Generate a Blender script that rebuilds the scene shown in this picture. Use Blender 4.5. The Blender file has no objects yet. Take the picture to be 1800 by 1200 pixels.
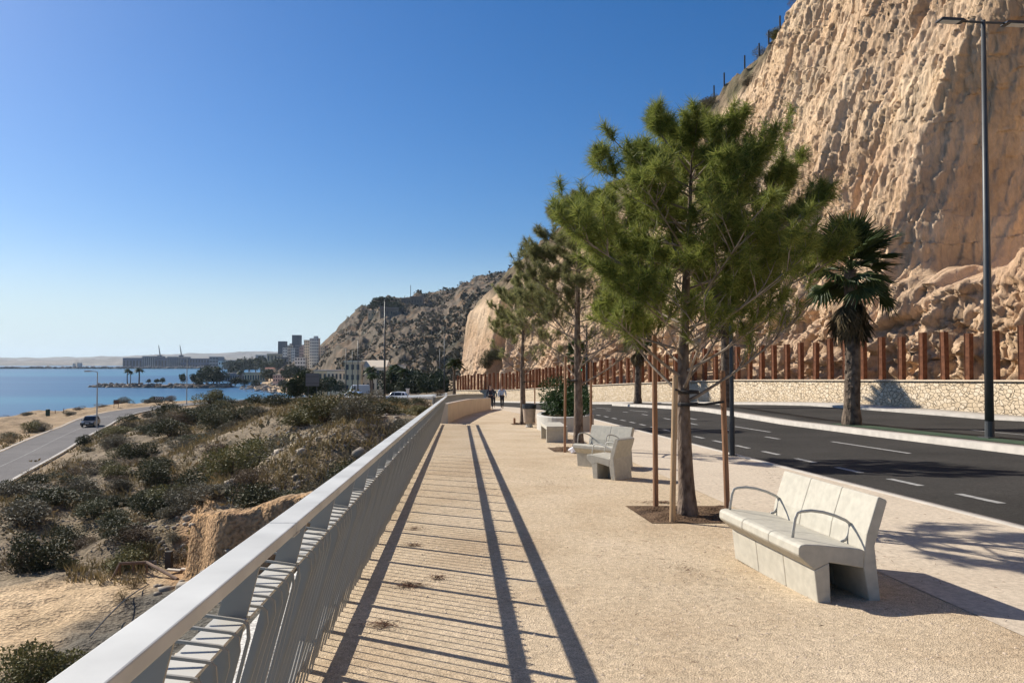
import bpy, bmesh, math, random
import numpy as np
from mathutils import Vector, Matrix

scene = bpy.context.scene
COL = scene.collection
R = math.radians

# ------------------------------------------------------------------ camera
F = 1400.0 / 1800.0 * 36.0
PITCH = math.atan(36.0 / 1400.0)
EYE = 1.6
cam_data = bpy.data.cameras.new("camera")
cam_data.lens = F
cam_data.sensor_width = 36.0
cam_data.clip_start = 0.05
cam_data.clip_end = 60000.0
cam = bpy.data.objects.new("camera", cam_data)
cam.location = (0, 0, EYE)
cam.rotation_euler = (math.pi / 2 + PITCH, 0, 0)
COL.objects.link(cam)
scene.camera = cam

# ------------------------------------------------------------------ sky, sun, exposure
SHADOW = (1.2, -0.82)                       # ground shadow of a 1 m stick
SUN_EL = math.atan(1.0 / math.hypot(*SHADOW))
sun_vec = Vector((-SHADOW[0], -SHADOW[1], 1.0)).normalized()
SUN_ROT = math.atan2(sun_vec.x, sun_vec.y)
world = bpy.data.worlds.new("World")
scene.world = world
world.use_nodes = True
wn = world.node_tree
for n in list(wn.nodes):
    wn.nodes.remove(n)
sky = wn.nodes.new("ShaderNodeTexSky")
sky.sky_type = 'NISHITA'
sky.sun_disc = False
sky.sun_elevation = SUN_EL
sky.sun_rotation = SUN_ROT
sky.altitude = 10
sky.air_density = 1.0
sky.dust_density = 0.6
sky.ozone_density = 2.6
bgn = wn.nodes.new("ShaderNodeBackground")
bgn.inputs[1].default_value = 0.064
outn = wn.nodes.new("ShaderNodeOutputWorld")
def wnode(t): return wn.nodes.new(t)
tint = wnode("ShaderNodeMix"); tint.data_type = 'RGBA'; tint.blend_type = 'MULTIPLY'; tint.inputs[0].default_value = 1
tint.inputs[7].default_value = (.86, .95, 1.13, 1)
sat = wnode("ShaderNodeHueSaturation"); sat.inputs["Saturation"].default_value = 1.25; sat.inputs["Value"].default_value = .93
wtc = wnode("ShaderNodeTexCoord"); wsep = wnode("ShaderNodeSeparateXYZ")
wmr = wnode("ShaderNodeMapRange"); wmr.interpolation_type = 'SMOOTHERSTEP'
wmr.inputs[1].default_value = -.02; wmr.inputs[2].default_value = .17; wmr.inputs[3].default_value = .92; wmr.inputs[4].default_value = 0.0
hzm = wnode("ShaderNodeMix"); hzm.data_type = 'RGBA'; hzm.inputs[7].default_value = (6.6, 8.3, 9.3, 1)     # pale sea haze along the horizon
wn.links.new(sky.outputs[0], tint.inputs[6]); wn.links.new(tint.outputs[2], sat.inputs["Color"])
wn.links.new(wtc.outputs["Generated"], wsep.inputs[0]); wn.links.new(wsep.outputs[2], wmr.inputs[0])
wn.links.new(wmr.outputs[0], hzm.inputs[0]); wn.links.new(sat.outputs[0], hzm.inputs[6])
wn.links.new(hzm.outputs[2], bgn.inputs[0])
wn.links.new(bgn.outputs[0], outn.inputs[0])

sd = bpy.data.lights.new("sun", 'SUN')
sd.energy = 4.6
sd.angle = R(0.5)
sd.color = (1.0, 0.93, 0.82)
sun = bpy.data.objects.new("sun", sd)
sun.rotation_euler = sun_vec.to_track_quat('Z', 'Y').to_euler()
sun.location = (-40, 30, 60)
COL.objects.link(sun)

scene.view_settings.view_transform = 'Standard'
scene.view_settings.look = 'None'
scene.view_settings.gamma = 1.0
scene.view_settings.exposure = 0.62
scene.cycles.use_denoising = True
scene.cycles.max_bounces = 6
scene.cycles.diffuse_bounces = 3
scene.cycles.glossy_bounces = 2
scene.cycles.transparent_max_bounces = 4
scene.cycles.volume_bounces = 0
scene.cycles.caustics_reflective = False
scene.cycles.caustics_refractive = False

# ------------------------------------------------------------------ numbers and noise
rng = np.random.default_rng(11)

def at(px, py, Y):
    """world point that lies Y metres ahead in the direction of a photo pixel (1800x1200)"""
    a, b = (px - 900) / 1400.0, (600 - py) / 1400.0
    c, s = math.cos(PITCH), math.sin(PITCH)
    d = (a, c - b * s, s + b * c)
    k = Y / d[1]
    return np.array((d[0] * k, Y, EYE + d[2] * k))

def _h(ix, iy, iz, seed):
    with np.errstate(over='ignore'):
        n = (ix.astype(np.int64) * 374761393 + iy.astype(np.int64) * 668265263 + iz.astype(np.int64) * 2147483647 + seed * 1274126177) & 0xffffffff
        n = ((n ^ (n >> 13)) * 1274126177) & 0xffffffff
        n = ((n ^ (n >> 16)) * 2246822519) & 0xffffffff
        n = n ^ (n >> 13)
    return (n & 0xffffff) / float(0xffffff) * 2 - 1

def noise3(x, y, z=0.0, seed=1):
    x, y, z = np.broadcast_arrays(np.asarray(x, float), np.asarray(y, float), np.asarray(z, float))
    ix, iy, iz = np.floor(x), np.floor(y), np.floor(z)
    fx, fy, fz = x - ix, y - iy, z - iz
    ux, uy, uz = [f * f * f * (f * (f * 6 - 15) + 10) for f in (fx, fy, fz)]
    ix, iy, iz = ix.astype(int), iy.astype(int), iz.astype(int)
    r = 0
    for dx in (0, 1):
        wx = ux if dx else 1 - ux
        for dy in (0, 1):
            wy = uy if dy else 1 - uy
            for dz in (0, 1):
                wz = uz if dz else 1 - uz
                r = r + wx * wy * wz * _h(ix + dx, iy + dy, iz + dz, seed)
    return r

def fbm(x, y, z=0.0, oct=4, seed=1, gain=0.5):
    r, a = 0, 1.0
    for o in range(oct):
        r = r + a * noise3(np.asarray(x) * 2 ** o, np.asarray(y) * 2 ** o, np.asarray(z) * 2 ** o, seed + o * 17)
        a *= gain
    return r

def sstep(a, b, x):
    t = np.clip((np.asarray(x, float) - a) / (b - a), 0, 1)
    return t * t * (3 - 2 * t)

def seg_dist(X, Y, poly):
    """distance to a polyline, side (+ left of its direction) and arclength"""
    X, Y = np.asarray(X, float), np.asarray(Y, float)
    best = np.full(X.shape, 1e9); side = np.zeros(X.shape); arc = np.zeros(X.shape); acc = 0
    for (x0, y0), (x1, y1) in zip(poly[:-1], poly[1:]):
        dx, dy = x1 - x0, y1 - y0
        L = math.hypot(dx, dy)
        t = np.clip(((X - x0) * dx + (Y - y0) * dy) / (L * L), 0, 1)
        d = np.hypot(X - x0 - t * dx, Y - y0 - t * dy)
        sg = np.sign(dx * (Y - y0) - dy * (X - x0))
        m = d < best
        best = np.where(m, d, best); side = np.where(m, sg, side); arc = np.where(m, acc + t * L, arc)
        acc += L
    return best, side, arc

def smooth_poly(poly, n=8):
    P = [np.array(p, float) for p in poly]
    P = [2 * P[0] - P[1]] + P + [2 * P[-1] - P[-2]]
    out = []
    for i in range(1, len(P) - 2):
        for k in range(n):
            t = k / n
            out.append(0.5 * ((2 * P[i]) + (-P[i - 1] + P[i + 1]) * t + (2 * P[i - 1] - 5 * P[i] + 4 * P[i + 1] - P[i + 2]) * t * t + (-P[i - 1] + 3 * P[i] - 3 * P[i + 1] + P[i + 2]) * t ** 3))
    out.append(P[-2])
    return np.array(out)

# ------------------------------------------------------------------ objects
def tag(o, label=None, cat=None, group=None, kind=None):
    if label: o["label"] = label
    if cat: o["category"] = cat
    if group: o["group"] = group
    if kind: o["kind"] = kind
    return o

def empty(name, loc, rz=0.0, label=None, cat=None, group=None):
    o = bpy.data.objects.new(name, None)
    o.empty_display_size = 0.3
    COL.objects.link(o)
    o.location = tuple(float(v) for v in loc)
    o.rotation_euler = (0, 0, rz)
    return tag(o, label, cat, group)

def copy_tree(o, parent=None):
    c = o.copy(); COL.objects.link(c)
    if parent is not None: c.parent = parent
    for ch in list(o.children): copy_tree(ch, c)
    return c

def link(name, me, mat, parent=None, smooth=False):
    o = bpy.data.objects.new(name, me); COL.objects.link(o)
    if mat is not None and not me.materials: me.materials.append(mat)
    if parent is not None: o.parent = parent
    if smooth:
        me.polygons.foreach_set("use_smooth", [True] * len(me.polygons))
    return o

def raw_mesh(name, V, Fs):
    """V (n,3); Fs (m,k) int array with k = 3 or 4"""
    V = np.asarray(V, np.float32); Fs = np.asarray(Fs, np.int32)
    me = bpy.data.meshes.new(name)
    me.vertices.add(len(V)); me.vertices.foreach_set("co", V.ravel())
    k = Fs.shape[1]
    me.loops.add(Fs.size); me.loops.foreach_set("vertex_index", Fs.ravel())
    me.polygons.add(len(Fs))
    me.polygons.foreach_set("loop_start", np.arange(0, Fs.size, k, dtype=np.int32))
    me.polygons.foreach_set("loop_total", np.full(len(Fs), k, np.int32))
    me.update(calc_edges=True)
    return me

def grid_mesh(name, P, flip=False):
    n, m = P.shape[:2]
    i = np.arange(n * m).reshape(n, m)
    q = np.stack([i[:-1, :-1], i[1:, :-1], i[1:, 1:], i[:-1, 1:]], -1).reshape(-1, 4)
    if flip: q = q[:, ::-1]
    return raw_mesh(name, P.reshape(-1, 3), q)

def vcol(me, name, C):
    """per-vertex colour attribute"""
    a = me.color_attributes.new(name, 'FLOAT_COLOR', 'POINT')
    C = np.asarray(C, np.float32)
    if C.shape[1] == 3: C = np.concatenate([C, np.ones((len(C), 1), np.float32)], 1)
    a.data.foreach_set("color", C.ravel())

class MB:
    def __init__(self): self.v = []; self.f = []
    def add(self, V, Fs):
        b = len(self.v)
        self.v += [tuple(float(c) for c in p) for p in V]
        self.f += [tuple(int(i) + b for i in q) for q in Fs]
        return self
    def box(self, c, s, rz=0.0, top=1.0, M=None):
        V = []
        for z in (-.5, .5):
            k = top if z > 0 else 1.0
            for x, y in ((-.5, -.5), (.5, -.5), (.5, .5), (-.5, .5)):
                p = Vector((x * s[0] * k, y * s[1] * k, z * s[2]))
                if rz: p.rotate(Matrix.Rotation(rz, 3, 'Z'))
                if M is not None: p = M @ p
                V.append((p.x + c[0], p.y + c[1], p.z + c[2]))
        return self.add(V, [(3, 2, 1, 0), (4, 5, 6, 7), (0, 1, 5, 4), (1, 2, 6, 5), (2, 3, 7, 6), (3, 0, 4, 7)])
    def tube(self, pts, rad, n=8, cap=True, flat=None):
        pts = [Vector(tuple(float(c) for c in p)) for p in pts]
        if not hasattr(rad, '__len__'): rad = [rad] * len(pts)
        V, Fs = [], []
        ref = None
        for i, p in enumerate(pts):
            d = (pts[min(i + 1, len(pts) - 1)] - pts[max(i - 1, 0)])
            if d.length < 1e-9: d = Vector((0, 0, 1))
            d.normalize()
            if ref is None:
                ref = Vector((1, 0, 0)) if abs(d.x) < .9 else Vector((0, 1, 0))
            a = ref - d * ref.dot(d); a.normalize(); b = d.cross(a); ref = a
            for k in range(n):
                t = 2 * math.pi * (k + .5) / n
                ra, rb = (rad[i], rad[i]) if flat is None else (rad[i], rad[i] * flat)
                V.append(p + a * math.cos(t) * ra + b * math.sin(t) * rb)
        for i in range(len(pts) - 1):
            for k in range(n):
                Fs.append((i * n + k, i * n + (k + 1) % n, (i + 1) * n + (k + 1) % n, (i + 1) * n + k))
        if cap:
            Fs.append(tuple(reversed(range(n)))); Fs.append(tuple(range((len(pts) - 1) * n, len(pts) * n)))
        return self.add(V, Fs)
    def lathe(self, prof, n=20, c=(0, 0, 0), sx=1.0, sy=1.0):
        V, Fs = [], []
        for r, z in prof:
            for k in range(n):
                t = 2 * math.pi * k / n
                V.append((c[0] + r * sx * math.cos(t), c[1] + r * sy * math.sin(t), c[2] + z))
        for i in range(len(prof) - 1):
            for k in range(n):
                Fs.append((i * n + k, i * n + (k + 1) % n, (i + 1) * n + (k + 1) % n, (i + 1) * n + k))
        Fs.append(tuple(reversed(range(n)))); Fs.append(tuple(range((len(prof) - 1) * n, len(prof) * n)))
        return self.add(V, Fs)
    def prism(self, poly, y0, y1):
        """poly in (x,z), counter-clockwise seen from -y; extruded along y"""
        n = len(poly)
        V = [(x, y0, z) for x, z in poly] + [(x, y1, z) for x, z in poly]
        Fs = [tuple(range(n)), tuple(reversed(range(n, 2 * n)))]
        Fs += [(i, i + n, (i + 1) % n + n, (i + 1) % n) for i in range(n)]
        return self.add(V, Fs)
    def mesh(self, name):
        me = bpy.data.meshes.new(name); me.from_pydata(self.v, [], self.f); me.update()
        return me
    def build(self, name, mat, parent=None, smooth=False, bevel=0.0, seg=2):
        me = self.mesh(name)
        o = link(name, me, mat, parent, smooth)
        if bevel:
            b = o.modifiers.new("bevel", 'BEVEL'); b.width = bevel; b.segments = seg; b.limit_method = 'ANGLE'; b.angle_limit = R(35)
        return o

# ------------------------------------------------------------------ materials
MATS = {}
def new_mat(name):
    m = bpy.data.materials.new(name); m.use_nodes = True
    nt = m.node_tree
    return m, nt, nt.nodes, nt.links, nt.nodes["Principled BSDF"]

def mat(name, col, rough=0.7, metal=0.0, var=0.0, scale=8.0, bump=0.0, bscale=40.0, col2=None, spec=0.4, detail=5.0, coord='Object', stretch=None, bdist=0.01):
    if name in MATS: return MATS[name]
    m, nt, N, L, P = new_mat(name)
    P.inputs["Roughness"].default_value = rough
    P.inputs["Metallic"].default_value = metal
    P.inputs["Specular IOR Level"].default_value = spec
    P.inputs["Base Color"].default_value = (*col, 1)
    tc = N.new("ShaderNodeTexCoord")
    src = tc.outputs[coord]
    if stretch:
        mp = N.new("ShaderNodeMapping"); mp.inputs["Scale"].default_value = stretch
        L.new(src, mp.inputs[0]); src = mp.outputs[0]
    if var or col2:
        t = N.new("ShaderNodeTexNoise"); t.inputs["Scale"].default_value = scale; t.inputs["Detail"].default_value = detail
        L.new(src, t.inputs[0])
        r = N.new("ShaderNodeValToRGB")
        c2 = col2 or tuple(min(1, c * (1 + var)) for c in col)
        c1 = col if col2 else tuple(c * (1 - var) for c in col)
        r.color_ramp.elements[0].color = (*c1, 1); r.color_ramp.elements[1].color = (*c2, 1)
        r.color_ramp.elements[0].position = 0.33; r.color_ramp.elements[1].position = 0.67
        L.new(t.outputs[0], r.inputs[0]); L.new(r.outputs[0], P.inputs["Base Color"])
    if bump:
        t2 = N.new("ShaderNodeTexNoise"); t2.inputs["Scale"].default_value = bscale; t2.inputs["Detail"].default_value = 4
        L.new(src, t2.inputs[0])
        b = N.new("ShaderNodeBump"); b.inputs["Strength"].default_value = bump; b.inputs["Distance"].default_value = bdist
        L.new(t2.outputs[0], b.inputs["Height"]); L.new(b.outputs[0], P.inputs["Normal"])
    MATS[name] = m
    return m

def leaf_mat(name, c1, c2, rough=0.6, trans=0.0):
    """foliage: colour differs from leaf to leaf (per mesh island) and a little from plant to plant"""
    if name in MATS: return MATS[name]
    m, nt, N, L, P = new_mat(name)
    g = N.new("ShaderNodeNewGeometry"); oi = N.new("ShaderNodeObjectInfo")
    r = N.new("ShaderNodeValToRGB")
    r.color_ramp.elements[0].color = (*c1, 1); r.color_ramp.elements[1].color = (*c2, 1)
    L.new(g.outputs["Random Per Island"], r.inputs[0])
    h = N.new("ShaderNodeHueSaturation")
    mr = N.new("ShaderNodeMapRange"); mr.inputs[3].default_value = 0.75; mr.inputs[4].default_value = 1.3
    L.new(oi.outputs["Random"], mr.inputs[0]); L.new(mr.outputs[0], h.inputs["Value"])
    L.new(r.outputs[0], h.inputs["Color"]); L.new(h.outputs[0], P.inputs["Base Color"])
    P.inputs["Roughness"].default_value = rough
    P.inputs["Specular IOR Level"].default_value = 0.10
    if trans:
        tr = N.new("ShaderNodeBsdfTranslucent"); mx = N.new("ShaderNodeMixShader"); mx.inputs[0].default_value = trans
        L.new(h.outputs[0], tr.inputs[0])
        L.new(P.outputs[0], mx.inputs[1]); L.new(tr.outputs[0], mx.inputs[2])
        L.new(mx.outputs[0], N["Material Output"].inputs[0])
    MATS[name] = m
    return m

def ground_mat(name, base, dark, light, grain=220.0, bump=0.5, patch=0.6, attr=None, rough=0.92, pebble=0.0, bdist=0.012, spec=.12, gc=1.0):
    """loose ground: broad tonal patches, fine grains, pebbles; optional vertex tint"""
    if name in MATS: return MATS[name]
    m, nt, N, L, P = new_mat(name)
    P.inputs["Roughness"].default_value = rough; P.inputs["Specular IOR Level"].default_value = spec
    tc = N.new("ShaderNodeTexCoord")
    n1 = N.new("ShaderNodeTexNoise"); n1.inputs["Scale"].default_value = patch; n1.inputs["Detail"].default_value = 6; n1.inputs["Roughness"].default_value = .62
    n2 = N.new("ShaderNodeTexNoise"); n2.inputs["Scale"].default_value = grain; n2.inputs["Detail"].default_value = 2
    n3 = N.new("ShaderNodeTexNoise"); n3.inputs["Scale"].default_value = grain * .17; n3.inputs["Detail"].default_value = 3
    for n in (n1, n2, n3): L.new(tc.outputs["Object"], n.inputs[0])
    r = N.new("ShaderNodeValToRGB"); e = r.color_ramp.elements
    e[0].color = (*dark, 1); e[0].position = .3; e[1].color = (*light, 1); e[1].position = .72
    k = r.color_ramp.elements.new(.5); k.color = (*base, 1)
    L.new(n1.outputs[0], r.inputs[0])
    col = r.outputs[0]
    mu = N.new("ShaderNodeMix"); mu.data_type = 'RGBA'; mu.blend_type = 'MULTIPLY'; mu.inputs[0].default_value = 1
    gr = N.new("ShaderNodeMapRange"); gr.inputs[1].default_value = .3; gr.inputs[2].default_value = .7; gr.inputs[3].default_value = 1 - .45 * gc; gr.inputs[4].default_value = 1 + .35 * gc
    L.new(n2.outputs[0], gr.inputs[0])
    L.new(col, mu.inputs[6]); L.new(gr.outputs[0], mu.inputs[7]); col = mu.outputs[2]
    mu2 = N.new("ShaderNodeMix"); mu2.data_type = 'RGBA'; mu2.blend_type = 'MULTIPLY'; mu2.inputs[0].default_value = 1
    gr2 = N.new("ShaderNodeMapRange"); gr2.inputs[1].default_value = .3; gr2.inputs[2].default_value = .7; gr2.inputs[3].default_value = .82; gr2.inputs[4].default_value = 1.15
    L.new(n3.outputs[0], gr2.inputs[0]); L.new(col, mu2.inputs[6]); L.new(gr2.outputs[0], mu2.inputs[7]); col = mu2.outputs[2]
    if attr:
        a = N.new("ShaderNodeVertexColor"); a.layer_name = attr
        mu3 = N.new("ShaderNodeMix"); mu3.data_type = 'RGBA'; mu3.blend_type = 'MULTIPLY'; mu3.inputs[0].default_value = 1
        L.new(col, mu3.inputs[6]); L.new(a.outputs[0], mu3.inputs[7]); col = mu3.outputs[2]
    L.new(col, P.inputs["Base Color"])
    ad = N.new("ShaderNodeMath"); ad.operation = 'ADD'
    L.new(n2.outputs[0], ad.inputs[0]); L.new(n3.outputs[0], ad.inputs[1])
    b = N.new("ShaderNodeBump"); b.inputs["Strength"].default_value = bump; b.inputs["Distance"].default_value = bdist
    L.new(ad.outputs[0], b.inputs["Height"]); L.new(b.outputs[0], P.inputs["Normal"])
    MATS[name] = m
    return m

M_SAND = ground_mat("path_sand", (.565, .447, .305), (.475, .357, .232), (.625, .505, .36), grain=110, bump=.8, patch=.7)
M_PAVE = ground_mat("pavement_concrete", (.55, .465, .36), (.50, .415, .32), (.60, .51, .40), grain=120, bump=.08, patch=.5, gc=.35, rough=.85)
M_ASPH = ground_mat("asphalt", (.052, .049, .045), (.041, .039, .036), (.066, .062, .057), grain=90, bump=.25, patch=.35, rough=.95, spec=.06)
M_ASPH_OLD = ground_mat("old_asphalt", (.15, .14, .135), (.125, .117, .112), (.18, .168, .16), grain=60, bump=.2, patch=.25, rough=.9)
M_KERB = mat("kerb_concrete", (.42, .385, .335), rough=.85, var=.12, scale=3.0, bump=.15, bscale=60)
M_PAINT = mat("road_paint", (.31, .305, .29), rough=.85, var=.28, scale=9)
M_GREEN = mat("green_paint", (.03, .06, .03), rough=.85, var=.25, scale=3)
M_STEEL = mat("grey_painted_steel", (.30, .285, .25), rough=.55, metal=.05, var=.05, scale=5, bump=.03, bscale=30)
M_STEEL_LIGHT = mat("galvanised_steel", (.48, .465, .42), rough=.55, metal=.1, var=.07, scale=4)
M_HANDRAIL = mat("handrail_steel", (.50, .505, .485), rough=.6, metal=.0, var=.13, scale=3.5, bump=.05, bscale=18, stretch=(1, 1, 1))
M_DARK_STEEL = mat("dark_painted_steel", (.045, .05, .055), rough=.45, metal=.3, var=.1, scale=4)
M_POLE = mat("lamp_pole_steel", (.075, .078, .08), rough=.5, metal=.4, var=.12, scale=3)
M_RUST = mat("rusty_steel", (.11, .047, .026), rough=.88, var=.0, scale=5, bump=.3, bscale=60, col2=(.21, .088, .046), spec=.15)
M_CONC = mat("cast_concrete", (.48, .46, .41), rough=.8, var=.10, scale=60, bump=.12, bscale=110, spec=.3)
M_CONC_B = mat("bench_concrete", (.47, .44, .365), rough=.72, var=.09, scale=14, bump=.10, bscale=140, spec=.3)
M_CREAM = mat("cream_render", (.58, .45, .31), rough=.88, var=.09, scale=2.0, bump=.1, bscale=60)
M_PARAPET = mat("parapet_render", (.62, .52, .40), rough=.88, var=.06, scale=1.2, bump=.08, bscale=40)
M_STAKE = mat("stake_wood", (.30, .16, .085), rough=.8, var=.25, scale=6, bump=.3, bscale=30, stretch=(6, 6, .6))
M_STAKE_P = mat("pale_stake_wood", (.44, .30, .17), rough=.8, var=.2, scale=6, bump=.3, bscale=30, stretch=(6, 6, .6))
M_BARK = mat("pine_bark", (.085, .062, .048), rough=.95, bump=1.0, bscale=24, col2=(.25, .19, .145), scale=14, stretch=(1, 1, .45), bdist=.03, spec=.15)
M_LIMB = mat("pine_limb", (.17, .13, .10), rough=.9, col2=(.34, .285, .23), scale=9, bump=.4, bscale=40, spec=.15)
M_RUBBER = mat("black_rubber", (.018, .018, .02), rough=.7)
M_SOIL = ground_mat("pit_soil", (.12, .075, .045), (.07, .045, .03), (.18, .12, .075), grain=40, bump=1.0, patch=4, bdist=.03)
M_GLASS = mat("dark_glass", (.02, .025, .03), rough=.08, spec=.6)
M_WHITEWALL = mat("white_wall", (.66, .63, .58), rough=.85, var=.06, scale=.3)

# ================================================================== SETTING: levels of the promenade and road
def g_deck(Y):
    Y = np.asarray(Y, float)
    return -.0293 * Y - .0107 * np.clip(Y - 45, 0, 21) - .0157 * np.clip(Y - 66, 0, 200)

def shift(Y):
    return -.0019 * np.clip(np.asarray(Y, float) - 35, 0, 200) ** 2

def G(X, Y):
    """height of promenade, road and service road"""
    X, Y = np.asarray(X, float), np.asarray(Y, float)
    q = X + .065 * Y - shift(Y)
    s = np.interp(Y, [0, 25, 32, 42, 200], [.015, .015, .019, .047, .05])
    return g_deck(Y) + np.minimum(s * np.clip(q - 6.4, 0, None), .65)

def XQ(q, Y):
    return q + shift(Y) - .065 * np.asarray(Y, float)

WALL = smooth_poly([(40, -28), (34, -10), (27.2, 12), (20.6, 32), (17.6, 41), (14.2, 52), (9.6, 65), (5.5, 77), (0, 97), (-5.5, 109), (-9.0, 118)], 6)
def wall_x(Y):
    return np.interp(Y, WALL[:, 1], WALL[:, 0])

def strip(name, q0, q1, Ys, dz, nq, mat_, thick=0.0, fn0=None, fn1=None):
    """a ribbon of ground between two offsets from the railing line"""
    Ys = np.asarray(Ys, float)
    x0 = fn0(Ys) if fn0 else XQ(q0, Ys)
    x1 = fn1(Ys) if fn1 else XQ(q1, Ys)
    t = np.linspace(0, 1, nq)
    X = x0[:, None] * (1 - t) + x1[:, None] * t
    Y = np.repeat(Ys[:, None], nq, 1)
    Z = G(X, Y) + dz
    P = np.stack([X, Y, Z], -1)
    if thick:
        a = P[:, :1].copy(); a[..., 2] -= thick
        b = P[:, -1:].copy(); b[..., 2] -= thick
        P = np.concatenate([a, P, b], 1)
    o = link(name, grid_mesh(name, P, flip=True), mat_)
    o["kind"] = "structure"
    return o

YS = np.concatenate([np.arange(-14, 60, .5), np.arange(60, 116.1, 1.0)])

# ------------------------------------------------------------------ terrain control points
RAIL_Q0 = -.85
LOWROAD = smooth_poly([(-22, 5), (-29, 25), (-35.5, 45), (-42, 62), (-48.5, 80), (-55, 97), (-61, 114), (-66, 130), (-66.5, 145), (-59, 156), (-45, 158), (-30, 150), (-19, 138), (-9, 124), (-1.5, 110)], 8)
LOWROAD_Z = np.interp(np.linspace(0, 14, len(LOWROAD)), range(15), [-7.2, -7.3, -7.4, -7.6, -7.6, -7.6, -7.6, -7.3, -6.9, -6.3, -5.6, -4.9, -4.4, -4.15, -4.1])
ctrl = []
for px, py, Y in [(0, 1150, 19), (120, 1190, 18), (250, 1000, 27), (0, 1000, 27.5), (330, 1000, 27), (150, 940, 34), (0, 900, 39), (250, 900, 38), (350, 880, 41),
                  (100, 850, 48), (250, 830, 54), (350, 800, 60), (300, 755, 80), (420, 752, 76), (430, 718, 100), (500, 715, 100), (330, 712, 150),
                  (600, 790, 31), (500, 830, 31), (400, 850, 33), (430, 795, 44), (540, 720, 48), (510, 722, 60), (620, 740, 32), (700, 728, 36), (700, 716, 60), (740, 712, 80),
                  (600, 716, 90), (560, 716, 112), (640, 712, 116), (720, 708, 118),
                  (0, 737, 145), (60, 729, 150), (160, 716, 160), (240, 709, 168), (300, 705, 168), (380, 707, 158), (440, 712, 140), (500, 712, 128)]:
    ctrl.append(at(px, py, Y))
ctrl += [(-40, 0, -5.6), (-40, -25, -5.4), (-16, -2, -5.3), (-14, -25, -5.2), (-9, 6, -5.0), (-9, 14, -5.1), (-70, 20, -8), (-90, 60, -8.2), (-75, 100, -7.9), (-95, 130, -8.3), (-130, 120, -8.4), (-130, 40, -8.6),
         (-4.4, 12, -4.6), (-4.9, 17, -4.8), (-4.0, 4, -4.4), (-4.0, -10, -4.3), (-6.5, 19, -5.2), (-4.5, 34, -1.05), (-5.5, 21.0, -5.1), (-8.0, 22.5, -5.3)]
for Y in (-25, -10, 0, 8, 16, 24, 32, 45, 60, 80, 100, 112):
    for q in (-1.9, 1.5, 14):
        x = float(XQ(q, Y)); ctrl.append((x, Y, float(G(x, Y)) - (.75 if q < 0 else .6)))
for i in range(0, len(LOWROAD), 6):
    ctrl.append((LOWROAD[i][0], LOWROAD[i][1], LOWROAD_Z[i]))
ctrl += [(20, 140, 0.5), (30, 170, 3), (-15, 160, -5), (-10, 200, -4.6), (-40, 190, -7.5), (-60, 260, -9.5), (-30, 260, -6.5), (10, 260, -3), (-110, 480, -11), (-60, 480, -9), (-20, 420, -6), (60, 420, -2),
         (-250, 800, -11.5), (-120, 800, -9), (50, 800, -6), (-420, 1500, -10), (-100, 1500, -8), (200, 1500, -8), (100, 40, 0), (100, -25, 0), (140, 200, 0), (-200, 20, -9), (-200, 140, -9), (-300, -30, -9)]
for (x_, y_) in ((-5.0, 23.2), (-7.4, 24.0), (-9.6, 24.8), (-10.4, 25.9)):
    ctrl.append((x_ + .4, y_ - 1.3, -5.35)); ctrl.append((x_ + .5, y_ + 1.3, -5.30))
ctrl = np.array(ctrl, float)

def tps_fit(P, lam=1e-3):
    n = len(P); S = 100.0
    xy = P[:, :2] / S
    d2 = ((xy[:, None] - xy[None]) ** 2).sum(-1)
    K = np.where(d2 > 0, .5 * d2 * np.log(np.maximum(d2, 1e-20)), 0) + lam * np.eye(n)
    Q = np.concatenate([np.ones((n, 1)), xy], 1)
    A = np.zeros((n + 3, n + 3)); A[:n, :n] = K; A[:n, n:] = Q; A[n:, :n] = Q.T
    w = np.linalg.solve(A, np.concatenate([P[:, 2], np.zeros(3)]))
    def ev(X, Y):
        x, y = np.asarray(X, float).ravel() / S, np.asarray(Y, float).ravel() / S
        out = np.zeros(len(x))
        for a in range(0, len(x), 20000):
            dd = (x[a:a + 20000, None] - xy[None, :, 0]) ** 2 + (y[a:a + 20000, None] - xy[None, :, 1]) ** 2
            out[a:a + 20000] = np.where(dd > 0, .5 * dd * np.log(np.maximum(dd, 1e-20)), 0) @ w[:n] + w[n] + w[n + 1] * x[a:a + 20000] + w[n + 2] * y[a:a + 20000]
        return out.reshape(np.asarray(X).shape)
    return ev
tps = tps_fit(ctrl, 2e-4)

COAST = smooth_poly([(-1500, 60), (-300, 128), (-140, 142), (-98, 147), (-94, 155), (-91, 166), (-85, 174), (-76, 176), (-68, 172), (-60, 172), (-45, 188), (-48, 230), (-62, 280), (-95, 350), (-136, 415), (-169, 477), (-182, 520), (-215, 640),
                     (-330, 1000), (-430, 1400), (-520, 1800), (-600, 2300)], 6)
BLUFF = [(-2.4, 22.9), (-5.0, 23.4), (-7.6, 24.1), (-9.7, 24.8), (-10.4, 25.9), (-11.0, 28.2), (-12.6, 32.5)]

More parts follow.
